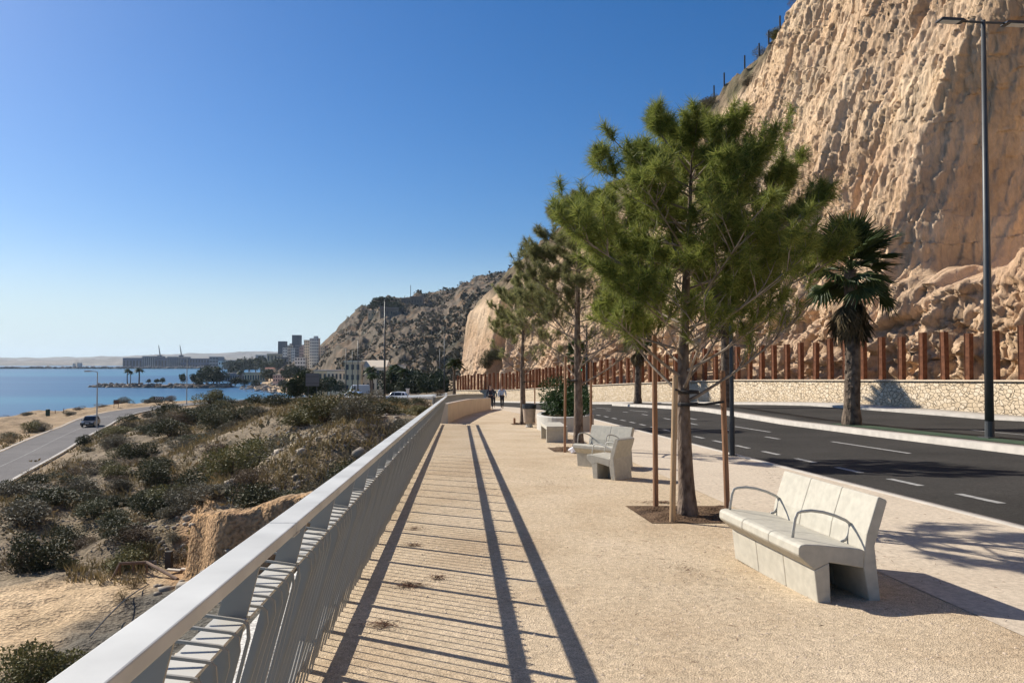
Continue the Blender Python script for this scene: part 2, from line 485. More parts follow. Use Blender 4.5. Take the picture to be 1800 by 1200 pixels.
def terrain(X, Y, rough=True):
    X, Y = np.asarray(X, float), np.asarray(Y, float)
    z = tps(X, Y)
    r = np.hypot(X, Y)
    far = sstep(170, 320, r)
    z = np.clip(z, -11.5, 6)
    # the little earth bluff beside the railing
    d, s, a = seg_dist(X, Y, BLUFF)
    jag = .34 * noise3(X * .8, Y * .8, 0, 5) + .05 * noise3(X * 2.2, Y * 2.2, 0, 6)
    sd_ = -d * s
    fade = sstep(-.5, 1.0, a) * (1 - sstep(11.5, 15.8, a))
    z = z + np.interp(a, [0, 4, 7.6, 9.5, 14], [3.3, 2.8, 2.05, 1.9, 1.5]) * fade * sstep(-.24, .24, sd_ + jag) * np.exp(-np.clip(sd_ - .8, 0, None) / 4.0) * (1 - sstep(-4.6, -2.4, X + .065 * Y))
    # roughness away from made ground
    dl, sl, al = seg_dist(X, Y, LOWROAD)
    if rough:
        amp = sstep(3.2, 8, dl) * (1 - far * .5)
        q = X + .065 * Y
        amp = amp * np.where(Y < 118, 1 - sstep(-6, -1.6, q), 1.0)
        z = z + amp * (.42 * noise3(X * .16, Y * .16, 0, 21) + .20 * noise3(X * .5, Y * .5, 0, 22) + .07 * noise3(X * 1.7, Y * 1.7, 0, 23))
    # level bed of the lower road
    zr = np.interp(al, np.concatenate([[0], np.cumsum(np.hypot(*np.diff(LOWROAD, axis=0).T))]), LOWROAD_Z)
    k = 1 - sstep(3.4, 7.5, dl)
    z = z * (1 - k) + (zr - .10) * k
    # nothing may rise through promenade and road
    q = X + .065 * Y - shift(Y)
    inside = (q > -1.75) & (Y < 119)
    z = np.where(inside, np.minimum(z, G(X, np.minimum(Y, 119)) - .55), z)
    # sea side
    dc, sc, _ = seg_dist(X, Y, COAST)
    out = dc * sc
    width = np.interp(r, [150, 300, 500], [12, 40, 70])
    z = np.where(out > 0, z + (-22 - z) * sstep(0, 1, out / width), z)
    beach = (Y > 215)
    ins = np.clip(-out, 0, None)
    zb = -14.9 + 3.6 * sstep(0, 60, ins) * 1.0
    z = np.where(beach & (out <= 0), np.minimum(z, zb + np.clip(ins - 55, 0, None) * .16), z)
    z = np.where(beach & (out > 0), -14.9 - 7 * sstep(0, 60, out), z)
    return z

# polar sheet: dense near the promenade, coarse towards the town
ang = np.concatenate([np.linspace(-100, -45, 56)[:-1], np.linspace(-45, 2, 430)[:-1], np.linspace(2, 60, 60)])
rad = np.concatenate([np.geomspace(1.2, 12, 50)[:-1], np.geomspace(12, 200, 420)[:-1], np.geomspace(200, 3200, 120)])
A_, R_ = np.meshgrid(np.radians(ang), rad, indexing='ij')
TX, TY = R_ * np.sin(A_), R_ * np.cos(A_)
TZ = terrain(TX, TY)
me = grid_mesh("ground", np.stack([TX, TY, TZ], -1), flip=False)
# what the ground is made of
fx, fy, fz = TX.ravel(), TY.ravel(), TZ.ravel()
tint = np.ones((len(fx), 3))
n1 = fbm(fx * .25, fy * .25, 0, 4, 31); n2 = fbm(fx * 1.3, fy * 1.3, 0, 3, 32)
veg = sstep(-.25, .35, n1) * sstep(-.5, .3, n2)
tint = tint * (1 - veg[:, None] * .55) + veg[:, None] * .55 * np.array((.50, .48, .36))
def blob(cx, cy, rx, ry, rot=0.0, soft=.35):
    c, s = math.cos(rot), math.sin(rot)
    u, v = (fx - cx) * c + (fy - cy) * s, -(fx - cx) * s + (fy - cy) * c
    d = np.hypot(u / rx, v / ry) + .22 * n2 * .5 + .15 * n1
    return 1 - sstep(1 - soft, 1 + soft, d)
track = np.maximum.reduce([blob(-15.5, 21, 5.5, 4.2), blob(-12.3, 25.6, 4, 1.6, .25), blob(-20, 16, 7, 7)])
grav = np.maximum.reduce([blob(-8.6, 19.5, 3.0, 6.5, .12, .2), blob(-6.6, 11, 3.6, 9, 0, .25)]) * (1 - track * .15)
tint = tint * (1 - track[:, None]) + track[:, None] * np.array((2.2, 2.05, 1.85))
tint = tint * (1 - grav[:, None]) + grav[:, None] * np.array((.46, .54, .66))
dl, sl, al = seg_dist(fx, fy, LOWROAD)
verge = (1 - sstep(2.6, 5.5, dl + n2)) * .8
tint = tint * (1 - verge[:, None]) + verge[:, None] * np.array((1.75, 1.6, 1.42))
dc, sc, _ = seg_dist(fx, fy, COAST)
head = ((fx < -58) & (fy < 200) & (dl > 3)) * sstep(40, 60, np.hypot(fx, fy)) * .75
tint = tint * (1 - head[:, None]) + head[:, None] * np.array((1.75, 1.55, 1.32))
bch = ((fy > 210) & (fy < 900)) * (1 - sstep(40, 110, dc)) * (sc < 0)
tint = tint * (1 - bch[:, None]) + bch[:, None] * np.array((2.25, 2.05, 1.8))
dbl, sbl, abl = seg_dist(fx, fy, BLUFF)
bl = (1 - sstep(.45, 1.0, dbl)) * (abl > .05) * (abl < 14.5)
tint = tint * (1 - bl[:, None]) + bl[:, None] * np.array((1.75, 1.42, 1.15))
vcol(me, "tint", tint)
M_TERR = ground_mat("dry_soil", (.235, .182, .120), (.175, .138, .09), (.30, .236, .16), grain=9, bump=1.0, patch=.35, attr="tint", bdist=.10)
o = link("ground", me, M_TERR, smooth=True); o["kind"] = "structure"

# base sheet under everything, out to the horizon on the land side
mb = MB(); mb.add([(120, -800, -24), (9000, -800, -24), (9000, 9000, -24), (120, 9000, -24)], [(0, 1, 2, 3)])
o = mb.build("terrain", M_TERR); o["kind"] = "structure"

# ------------------------------------------------------------------ sea
m, nt, N, L, P = new_mat("sea_water")
P.inputs["Base Color"].default_value = (.025, .115, .215, 1)
P.inputs["Roughness"].default_value = .38; P.inputs["IOR"].default_value = 1.33; P.inputs["Specular IOR Level"].default_value = .35
tc = N.new("ShaderNodeTexCoord"); mp = N.new("ShaderNodeMapping"); mp.inputs["Scale"].default_value = (.05, .22, 1); mp.inputs["Rotation"].default_value = (0, 0, .25)
n1_ = N.new("ShaderNodeTexNoise"); n1_.inputs["Scale"].default_value = 1.0; n1_.inputs["Detail"].default_value = 8; n1_.inputs["Roughness"].default_value = .7
mp2 = N.new("ShaderNodeMapping"); mp2.inputs["Scale"].default_value = (.0015, .010, 1)
n2_ = N.new("ShaderNodeTexNoise"); n2_.inputs["Scale"].default_value = 1.0; n2_.inputs["Detail"].default_value = 4
L.new(tc.outputs["Object"], mp.inputs[0]); L.new(mp.outputs[0], n1_.inputs[0]); L.new(tc.outputs["Object"], mp2.inputs[0]); L.new(mp2.outputs[0], n2_.inputs[0])
r = N.new("ShaderNodeValToRGB"); r.color_ramp.elements[0].position = .38; r.color_ramp.elements[1].position = .64
r.color_ramp.elements[0].color = (.014, .085, .18, 1); r.color_ramp.elements[1].color = (.028, .150, .235, 1)
L.new(n2_.outputs[0], r.inputs[0]); L.new(r.outputs[0], P.inputs["Base Color"])
b = N.new("ShaderNodeBump"); b.inputs["Strength"].default_value = .55; b.inputs["Distance"].default_value = .6
L.new(n1_.outputs[0], b.inputs["Height"]); L.new(b.outputs[0], P.inputs["Normal"])
mb = MB(); mb.add([(-9400, -900, -14.4), (1500, -900, -14.4), (1500, 9400, -14.4), (-9400, 9400, -14.4)], [(0, 1, 2, 3)])
o = mb.build("sea", m); o["kind"] = "structure"
# surf at the beach
bx = COAST[(COAST[:, 1] > 230) & (COAST[:, 1] < 560)]
mb = MB(); 
for i in range(len(bx) - 1):
    d = bx[i + 1] - bx[i]; nrm = np.array((-d[1], d[0])) / np.hypot(*d)
    w0, w1 = .35 + .3 * math.sin(i * 1.7), .35 + .3 * math.sin((i + 1) * 1.7)
    a, bq = bx[i], bx[i + 1]
    mb.add([(*(a + nrm * (-13.5 - w0)), -14.34), (*(bq + nrm * (-13.5 - w1)), -14.34), (*(bq + nrm * (-13.5 + w1)), -14.34), (*(a + nrm * (-13.5 + w0)), -14.34)], [(0, 3, 2, 1)])
o = mb.build("water_foam", mat("sea_foam", (.50, .53, .54), rough=.9)); o["kind"] = "structure"

# ------------------------------------------------------------------ promenade, road, service road
PAR_Y = [33.6, 35.6, 41.7, 47.9, 54, 58.5]
PAR_Q = [-.52, -.36, .21, .91, 1.71, 2.25]
def left_edge(Y):
    base = XQ(RAIL_Q0 - .14, Y) - shift(Y)
    par = np.interp(Y, PAR_Y, PAR_Q) - .065 * Y
    return np.where(Y < 33.6, base, np.where(Y < 58.6, par - .1, XQ(2.2, np.minimum(Y, 300)) - shift(58.5) + shift(58.5)))
strip("promenade_path", 0, 3.72, YS, 0.0, 10, M_SAND, thick=.0, fn0=left_edge)
strip("pavement", 3.60, 6.28, YS, .004, 4, M_PAVE)
strip("kerb", 6.26, 6.42, YS, .012, 3, M_KERB, thick=.2)
strip("road", 6.40, 12.92, YS, -.09, 5, M_ASPH)
strip("median_kerb", 12.9, 13.45, YS[YS < 62], .07, 3, M_KERB, thick=.3)
strip("median", 13.45, 14.9, YS[YS < 62], .055, 3, M_ASPH, thick=.2)
strip("median_strip", 13.62, 14.4, YS[YS < 30], .062, 2, M_GREEN)
strip("service_road", 14.9, 0, YS[YS < 62], -.04, 6, M_ASPH, fn1=lambda Y: np.maximum(wall_x(Y) - 1.6, XQ(14.9, Y) + .05))
strip("road_edge", 12.92, 0, YS[YS > 61.9], -.085, 3, M_ASPH, fn1=lambda Y: np.maximum(wall_x(Y) - 1.3, XQ(12.92, Y) + .03))
strip("far_pavement", 0, 0, YS, .06, 3, M_KERB, thick=.25, fn0=lambda Y: np.maximum(wall_x(Y) - 1.65, XQ(12.95, Y)), fn1=lambda Y: np.maximum(wall_x(Y) + .3, XQ(13.5, Y)))
# pale ledge outside the railing
strip("ledge", 0, 0, YS[YS < 33.6], -.07, 3, ground_mat("white_gravel", (.52, .50, .46), (.36, .34, .31), (.62, .60, .56), grain=45, bump=1.0, patch=3),
      thick=.5, fn0=lambda Y: XQ(RAIL_Q0 - .62, Y) - shift(Y), fn1=lambda Y: XQ(RAIL_Q0 - .12, Y) - shift(Y))

def markings():
    V, Fs = [], []
    def dash(q, y0, y1, w):
        ys = np.linspace(y0, y1, max(2, int((y1 - y0) / .8)))
        for a, b_ in zip(ys[:-1], ys[1:]):
            n = len(V)
            for qq, yy in ((q - w / 2, a), (q + w / 2, a), (q + w / 2, b_), (q - w / 2, b_)):
                x = float(XQ(qq, yy)); V.append((x, yy, float(G(x, yy)) - .09 + .005))
            Fs.append((n, n + 1, n + 2, n + 3))
    y = 5.4
    while y < 60:
        dash(7.68, y, y + 1.0, .13); y += 1.98
    y = 6.3 - 4.4
    while y < 80:
        dash(10.75, y, y + 4.0, .12); y += 8.6
    y = 24.4
    while y < 60:
        dash(9.75, y, y + 1.1, .12); y += 4.2
    o = link("road_markings", raw_mesh("road_markings", V, Fs), M_PAINT); o["kind"] = "structure"
    V.clear(); Fs.clear()
    def line(q, y0, y1, w, dz):
        ys = np.arange(y0, y1, .8)
        for a, b_ in zip(ys[:-1], ys[1:]):
            n = len(V)
            for qq, yy in ((q - w / 2, a), (q + w / 2, a), (q + w / 2, b_), (q - w / 2, b_)):
                x = float(XQ(qq, yy)); V.append((x, yy, float(G(x, yy)) + dz))
            Fs.append((n, n + 1, n + 2, n + 3))
    line(15.3, 8, 30, .12, -.035); line(16.9, 12, 27, .10, -.035)
    o = link("service_road_markings", raw_mesh("service_road_markings", V, Fs), M_PAINT); o["kind"] = "structure"
markings()

# far stretch of the main road, and the lower road, laid on the terrain bed
def ribbon(name, C, half, mat_, dz, zc=None):
    C = np.asarray(C, float); T = np.gradient(C, axis=0); T /= np.linalg.norm(T, axis=1)[:, None]
    Nn = np.stack([-T[:, 1], T[:, 0]], 1)
    offs = half if hasattr(half, '__len__') else (-half, half)
    t = np.linspace(offs[0], offs[1], 5)
    XY = C[:, None] + Nn[:, None] * t[None, :, None]
    Z = np.repeat((zc if zc is not None else terrain(C[:, 0], C[:, 1], False))[:, None], 5, 1) + dz
    o = link(name, grid_mesh(name, np.concatenate([XY, Z[..., None]], -1)), mat_); o["kind"] = "structure"
    return o
fine = smooth_poly(LOWROAD[::2], 4)
zf = np.interp(np.linspace(0, 1, len(fine)), np.linspace(0, 1, len(LOWROAD)), LOWROAD_Z)
ribbon("lower_road", fine, 2.9, M_ASPH_OLD, .02, zf)
ribbon("lower_road_kerb", fine, (2.9, 3.15), M_KERB, .10, zf)
ribbon("lower_road_kerb", fine, (-3.2, -2.9), M_KERB, .10, zf)
ribbon("lower_road_line", fine[: int(len(fine) * .55)], (-.05, .05), mat("worn_paint", (.24, .23, .22), rough=.9, var=.2, scale=.8), .026, zf[: int(len(fine) * .55)])

# ------------------------------------------------------------------ cliff
CY = [-30, 30, 50, 57.5, 65, 75, 97, 109, 118]
CTE = [12, 10.5, 8.8, 8.2, 8.4, 7.4, 4.5, 2.8, 1.6]
CZE = [46, 41.0, 33.5, 28.6, 23.4, 19.2, 13.6, 10.4, 8.6]
CTR = [24, 21, 18, 16.5, 15.6, 15.4, 14, 13, 13]
CZR = [54, 47, 37.5, 33.2, 31.3, 28.6, 24.4, 19.8, 17.6]
base = WALL.copy()
tg = np.gradient(base, axis=0); tg /= np.linalg.norm(tg, axis=1)[:, None]
nr = np.stack([tg[:, 1], -tg[:, 0]], 1)          # towards the hill
seg = np.concatenate([[0], np.cumsum(np.hypot(*np.diff(base, axis=0).T))])
NS, NF, NN = 1150, 300, 80
_w = np.interp(np.interp(np.linspace(0, seg[-1], 2000), seg, base[:, 1]), [-30, 22, 30, 70, 90, 118], [.12, .3, 1.0, 1.0, .6, .5])
_c = np.cumsum(_w); S = np.interp(np.linspace(_c[0], _c[-1], NS), _c, np.linspace(0, seg[-1], 2000))
bx_ = np.stack([np.interp(S, seg, base[:, 0]), np.interp(S, seg, base[:, 1])], 1)
bn = np.stack([np.interp(S, seg, nr[:, 0]), np.interp(S, seg, nr[:, 1])], 1)
for _ in range(30): bn[1:-1] = (bn[:-2] + bn[1:-1] + bn[2:]) / 3
bn /= np.linalg.norm(bn, axis=1)[:, None]
y0 = bx_[:, 1]
te, ze, tr_, zr_ = [np.interp(y0, CY, a) for a in (CTE, CZE, CTR, CZR)]
for a in (te, ze, tr_, zr_):
    for _ in range(60): a[1:-1] = (a[:-2] + a[1:-1] + a[2:]) / 3
zg = G(bx_[:, 0], y0) + .1
edge_w = fbm(S * .22, 3.3, 0, 3, 41)
ze = ze + .7 * edge_w
T_ = np.zeros((NS, NF + NN)); Z_ = np.zeros((NS, NF + NN))
v = np.linspace(0, 1, NF)
T_[:, :NF] = 1.9 + (te[:, None]) * (v[None] ** 1.05)
Z_[:, :NF] = zg[:, None] + (ze - zg)[:, None] * v[None]
w = np.linspace(0, 1, NN + 1)[1:]
k = w * 1.5
T_[:, NF:] = 1.9 + te[:, None] + (tr_ - te)[:, None] * k[None]
Z_[:, NF:] = ze[:, None] + (zr_ - ze)[:, None] * (np.where(k < 1, np.sin(np.clip(k, 0, 1) * math.pi / 2) ** .9, 1 - (k - 1) * .5))[None]
SS = np.repeat(S[:, None], NF + NN, 1); YY0 = np.repeat(y0[:, None], NF + NN, 1)
HH = Z_ - zg[:, None]
slant = SS + HH * .22
warp = 1.2 * noise3(SS * .25, HH * .25, 0, 50)
def ridged(x, y, z, oct, seed):
    r_, a_ = 0, 1.0
    for o_ in range(oct):
        r_ = r_ + a_ * (1 - 2 * np.abs(noise3(x * 2 ** o_, y * 2 ** o_, z, seed + o_ * 7))); a_ *= .5
    return r_
def facets(x, y, seed):
    """blocky fracture: every cell of a jittered grid is a small tilted plane"""
    ix, iy = np.floor(x), np.floor(y); bd = np.full(x.shape, 9.); out = np.zeros(x.shape); d2 = np.full(x.shape, 9.)
    for a_ in (-1, 0, 1):
        for b_ in (-1, 0, 1):
            cx, cy = (ix + a_).astype(int), (iy + b_).astype(int)
            px_ = cx + .5 + .42 * _h(cx, cy, cx * 0, seed); py_ = cy + .5 + .42 * _h(cx, cy, cx * 0, seed + 1)
            dd = np.hypot(x - px_, y - py_)
            val = .5 * _h(cx, cy, cx * 0, seed + 2) + .75 * (x - px_) * _h(cx, cy, cx * 0, seed + 3) + .75 * (y - py_) * _h(cx, cy, cx * 0, seed + 4)
            mm = dd < bd
            d2 = np.where(mm, bd, np.minimum(d2, dd)); out = np.where(mm, val, out); bd = np.where(mm, dd, bd)
    return out - .35 * np.clip(.10 - (d2 - bd), 0, 1) / .10 * .6
D = .75 * fbm(slant * .085, HH * .04, 1.7, 2, 51)
D += .30 * ridged(slant * .36 + warp * .15, HH * .045, .3, 2, 52)
gro = np.clip(.55 + .8 * fbm(SS * .07, HH * .09, 4.4, 2, 58), .2, 1.1)
jx = .35 * facets(SS * .9, HH * .35, 361); jy = .5 * facets(SS * 1.3, HH * .6, 371)
D += gro * (.20 * ridged(slant * 1.05 + warp * .22 + jx, HH * .05, .9, 2, 53) + .17 * ridged(slant * 2.5 + warp * .3 + jx * 1.5, HH * .11 + jy * .2, 1.9, 3, 57)) + .20 * facets(slant * 1.5 + jx, HH * .17 + .2 * warp, 301) + .17 * facets(slant * 3.3, HH * .55 + jy, 311) + .11 * facets(SS * 5.0, HH * 1.5, 312) + .07 * facets(SS * 9.0, HH * 4.0, 313)
D += .03 * fbm(slant * 2.2, HH * .5, 2.2, 3, 54)
D += .05 * fbm(SS * 4.6, HH * 2.2, 2.9, 3, 55)
# boulders and slumped blocks in the lower third, strongest on the near side
low = (1 - sstep(4.0, 8.5, HH + .5 * warp)) * sstep(0, 1.2, HH)
cell = ridged(SS * .42 + .3 * warp, HH * .42, 4.0, 2, 61)
lay = HH * .62 + .10 * SS + .5 * facets(SS * .30, HH * .25, 381) + .25 * warp
saw = lay - np.floor(lay)
D += low * (.35 * fbm(SS * .22, HH * .25, 6.0, 2, 62) + .62 * facets(SS * .34 + .15 * warp, lay * .9, 321) + .50 * facets(SS * .8 + jx, lay * 1.7, 331) + .26 * facets(SS * 2.0, HH * 2.2 + jy, 341) + .12 * facets(SS * 4.6, HH * 4.4, 342) + .34 * (.5 - saw) * (saw < .93))
# the big scooped recess: its far side juts out and turns its back to the sun
ramp = 1 - sstep(37.0, 42.6, YY0 + .18 * (HH - 8) + .6 * warp)
near = sstep(34.6, 38.0, YY0 + .12 * (HH - 8) + .5 * warp)
floor_ = sstep(5.6, 7.4, HH - .35 * (37 - YY0) * (YY0 < 37) + .5 * warp)
top_ = 1 - sstep(15, 24, HH)
rec = ramp * floor_ * top_ * (.10 + .90 * near)
D = D * (1 - .6 * rec) - 4.3 * rec
step2 = (1 - sstep(49.6, 52.4, YY0 + .30 * HH + .8 * warp)) * sstep(47, 52, YY0 + .3 * HH + .8 * warp)
D -= 1.0 * step2 * sstep(3, 8, HH)
# sawn slab with a shaded return near the far end
slab = sstep(103.5, 105, YY0) 
D = D * (1 - .75 * slab) + slab * (.9 - 1.7 * (1 - sstep(107.4, 108.2, YY0)) * sstep(104.2, 106.6, YY0))
fadeN = np.ones_like(D); fadeN[:, NF:] = (1 - sstep(0, .25, k))[None] 
D = D * fadeN * sstep(0, .6, HH + .25)
D[:, :3] *= np.array((0.2, .5, .8))
PX = bx_[:, None, 0] + bn[:, None, 0] * (T_ - D); PY = bx_[:, None, 1] + bn[:, None, 1] * (T_ - D)
nat = np.zeros_like(D); nat[:, NF:] = sstep(0, .2, k)[None]
PZ = Z_ + nat * (.7 * fbm(PX * .35, PY * .35, 0, 4, 71) + .35 * ridged(PX * .8, PY * .8, 0, 2, 72)) + (1 - nat) * .25 * fbm(SS * .9, HH * 1.6, 9.0, 3, 73) * sstep(.5, 2, HH)
me = grid_mesh("cliff", np.stack([PX, PY, PZ], -1), flip=False)
rock = np.clip(.5 + .45 * fbm(slant * .16, HH * .35, 8.0, 4, 81), 0, 1)
pink = np.clip(.5 + .6 * fbm(SS * .12, HH * .3, 12.0, 3, 82), 0, 1) * (1 - .6 * sstep(6, 16, HH))
strata = np.clip(.5 + .5 * fbm(SS * .03, HH * 1.1 + .15 * SS, 15., 3, 83), 0, 1)
c0 = np.array((.54, .385, .245)); c1 = np.array((.68, .51, .335)); c2 = np.array((.51, .325, .215))
colr = c0 + (c1 - c0) * rock[..., None]
colr = colr * (1 - .45 * pink[..., None]) + c2 * .45 * pink[..., None]
streak = np.clip(.5 + .75 * fbm(slant * .9, HH * .03, 21., 3, 86), 0, 1); blot = np.clip(.5 + .8 * fbm(SS * .35, HH * .3, 22., 4, 87), 0, 1)
colr *= (.88 + .18 * strata)[..., None]
colr *= (.90 + .24 * streak)[..., None] * (np.array((1.0, .96, .92)) + (np.array((1.02, 1.03, 1.05)) - np.array((1.0, .96, .92))) * blot[..., None])
scr = np.array((.24, .175, .115)); sgr = np.array((.16, .135, .08))
gv = np.clip(.5 + .8 * fbm(PX * .6, PY * .6, PZ * .6, 3, 84), 0, 1)
cn = scr + (sgr - scr) * gv[..., None]
n_ = np.clip(nat * 1.3 + .25 * fbm(SS * .6, HH * .6, 3.0, 2, 85) * (nat > .02), 0, 1)
colr = colr * (1 - n_[..., None]) + cn * n_[..., None]
vcol(me, "tint", colr.reshape(-1, 3))
m, nt, N, L, P = new_mat("sandstone")
P.inputs["Roughness"].default_value = .95; P.inputs["Specular IOR Level"].default_value = .1
a = N.new("ShaderNodeVertexColor"); a.layer_name = "tint"
tc = N.new("ShaderNodeTexCoord")
t1 = N.new("ShaderNodeTexNoise"); t1.inputs["Scale"].default_value = 4.6; t1.inputs["Detail"].default_value = 10; t1.inputs["Roughness"].default_value = .78
mp = N.new("ShaderNodeMapping"); mp.inputs["Scale"].default_value = (1, 1, .38); mp.inputs["Rotation"].default_value = (.12, .12, 0)
L.new(tc.outputs["Object"], mp.inputs[0]); L.new(mp.outputs[0], t1.inputs[0])
mr = N.new("ShaderNodeMapRange"); mr.inputs[1].default_value = .3; mr.inputs[2].default_value = .7; mr.inputs[3].default_value = .74; mr.inputs[4].default_value = 1.2
L.new(t1.outputs[0], mr.inputs[0])
mu = N.new("ShaderNodeMix"); mu.data_type = 'RGBA'; mu.blend_type = 'MULTIPLY'; mu.inputs[0].default_value = 1
L.new(a.outputs[0], mu.inputs[6]); L.new(mr.outputs[0], mu.inputs[7]); L.new(mu.outputs[2], P.inputs["Base Color"])
vo = N.new("ShaderNodeTexVoronoi"); vo.feature = 'DISTANCE_TO_EDGE'; vo.inputs["Scale"].default_value = 1.1; L.new(mp.outputs[0], vo.inputs["Vector"])
vm = N.new("ShaderNodeMapRange"); vm.inputs[2].default_value = .07; vm.inputs[3].default_value = 0; vm.inputs[4].default_value = .16
L.new(vo.outputs["Distance"], vm.inputs[0]); va = N.new("ShaderNodeMath"); va.operation = 'ADD'; L.new(vm.outputs[0], va.inputs[0]); L.new(t1.outputs[0], va.inputs[1])
t5 = N.new("ShaderNodeTexNoise"); t5.inputs["Scale"].default_value = 7.0; t5.inputs["Detail"].default_value = 6; t5.inputs["Roughness"].default_value = .8
try: t5.noise_type = 'RIDGED_MULTIFRACTAL'
except Exception: pass
L.new(mp.outputs[0], t5.inputs[0]); vb = N.new("ShaderNodeMath"); vb.operation = 'MULTIPLY_ADD'; vb.inputs[1].default_value = .28; L.new(t5.outputs[0], vb.inputs[0]); L.new(va.outputs[0], vb.inputs[2]); va = vb
b = N.new("ShaderNodeBump"); b.inputs["Strength"].default_value = .9; b.inputs["Distance"].default_value = .14
L.new(va.outputs[0], b.inputs["Height"]); L.new(b.outputs[0], P.inputs["Normal"])
M_ROCK = m
o = link("cliff", me, m, smooth=False); o["kind"] = "structure"
CLIFF_P = np.stack([PX, PY, PZ], -1)

# ------------------------------------------------------------------ castle hill beyond
ca = np.radians(np.linspace(-16.5, 10, 420)); cd = np.concatenate([np.linspace(300, 1150, 240), np.linspace(1160, 1500, 20)])
crest_px = [478, 560, 575, 600, 640, 668, 690, 720, 760, 800, 850, 900, 960, 1100, 1200]
crest_y = [655, 606, 592, 574, 545, 527, 525, 523, 522, 507, 492, 478, 455, 400, 380]
AA, DD = np.meshgrid(ca, cd, indexing='ij')
HX, HY = DD * np.sin(AA), DD * np.cos(AA)
pxs = 900 + 1400 * np.tan(AA)
crest = EYE + (636 - np.interp(pxs, crest_px, crest_y)) / 1400 * 1050 * np.cos(AA)
foot = np.interp(pxs, [478, 560, 600, 700, 800, 900, 1200], [1040, 800, 560, 430, 380, 330, 320])
t = np.clip((DD - foot) / (1050 - foot), 0, 1)
prof = np.where(t < 1, .55 * t + .45 * np.sin(t * math.pi / 2) ** 1.4, 1)
HZ0 = -9 + (crest + 9) * prof
HZ0 = np.where(DD > 1050, crest - (DD - 1050) * .35, HZ0)
rug = sstep(0, .12, t) * (1 - .72 * sstep(.90, 1.0, t))
HZ = HZ0 + rug * (7 * fbm(HX * .011, HY * .008, 0, 3, 91) + 2.4 * ridged(HX * .03, HY * .02, 0, 3, 92) + 1.6 * fbm(HX * .1, HY * .06, 0, 3, 93) + 1.0 * ridged(HX * .22 + HY * .05, HY * .07, 0, 2, 193) + .7 * facets(HX * .09, HY * .035, 351))
gully = ridged((pxs - 700) * .02 + .4 * fbm(HX * .01, HY * .01, 0, 2, 95), DD * .0012, 0, 2, 94)
HZ -= rug * 5 * np.clip(gully, -.2, 1.2)
HZ = np.where(t <= 0, -16, HZ)
me = grid_mesh("hill", np.stack([HX, HY, HZ], -1), flip=False)
hn = np.clip(.5 + .75 * fbm(HX * .05, HY * .035, HZ * .05, 4, 96), 0, 1)
hs = np.clip(.5 + 1.1 * fbm(HX * .14, HY * .10, HZ * .14, 3, 97), 0, 1)
hc = np.array((.185, .115, .064)) + (np.array((.095, .073, .048)) - np.array((.185, .115, .064))) * hn[..., None]
sp = sstep(.52, .72, hs)[..., None] * .8
hc = hc * (1 - sp) + np.array((.040, .040, .026)) * sp
out_ = (sstep(.55, .8, np.clip(.5 + .9 * ridged(HX * .06, HY * .05, HZ * .1, 2, 98) * .5, 0, 1)) * .5)[..., None]
hc = hc * (1 - out_) + np.array((.21, .165, .12)) * out_
vcol(me, "tint", hc.reshape(-1, 3))
o = link("hill", me, M_ROCK, smooth=False); o["kind"] = "structure"
HILL = (ca, cd, HX, HY, HZ, t)
def hill_pt(px, py):
    """first point of the hill seen in that direction"""
    i = int(np.argmin(np.abs(np.degrees(ca) - math.degrees(math.atan((px - 900) / 1400)))))
    el = (HZ[i] - EYE) / HY[i]
    tgt = at(px, py, 1.0); e = (tgt[2] - EYE)
    j = int(np.argmax(el >= e)) if (el >= e).any() else int(np.argmax(el))
    return np.array((HX[i, j], HY[i, j], HZ[i, j]))

# far ridges across the bay
for nm, dist, x0, x1, ys_, seed in (("hills", 6500, -900, 760, [(-900, 629), (0, 629), (120, 628), (200, 627), (330, 622), (430, 619), (560, 618), (760, 612)], 3),
                                    ("hills", 4200, -600, 620, [(-600, 636), (0, 634), (140, 633), (260, 630), (420, 628), (620, 626)], 4)):
    pxl = np.linspace(x0, x1, 240); yy = np.interp(pxl, [a_[0] for a_ in ys_], [a_[1] for a_ in ys_]) + 1.0 * fbm(pxl * .02, seed, 0, 3, seed) + .35 * fbm(pxl * .12, seed, 0, 2, seed)
    zt = EYE + (636 - yy) / 1400 * dist
    V = np.zeros((240, 14, 3)); kk = np.linspace(0, 1, 14)
    for j in range(14):
        dj = dist - 900 + 900 * kk[j] if j < 11 else dist + 300 * (j - 10)
        h_ = (np.sin(min(kk[j] / kk[10], 1) * math.pi / 2)) if j < 11 else 1 - .3 * (j - 10)
        V[:, j, 0] = (pxl - 900) / 1400 * dj; V[:, j, 1] = dj
        V[:, j, 2] = -16 + (zt + 16) * h_ + 6 * fbm(pxl * .05, j * .7, 0, 3, seed + 9) * (h_ > .1) * (j != 10)
    o = link(nm, grid_mesh(nm, V, flip=False), mat("far_land", (.15, .135, .115), rough=.95, var=.35, scale=.006, detail=8)); o["kind"] = "structure"

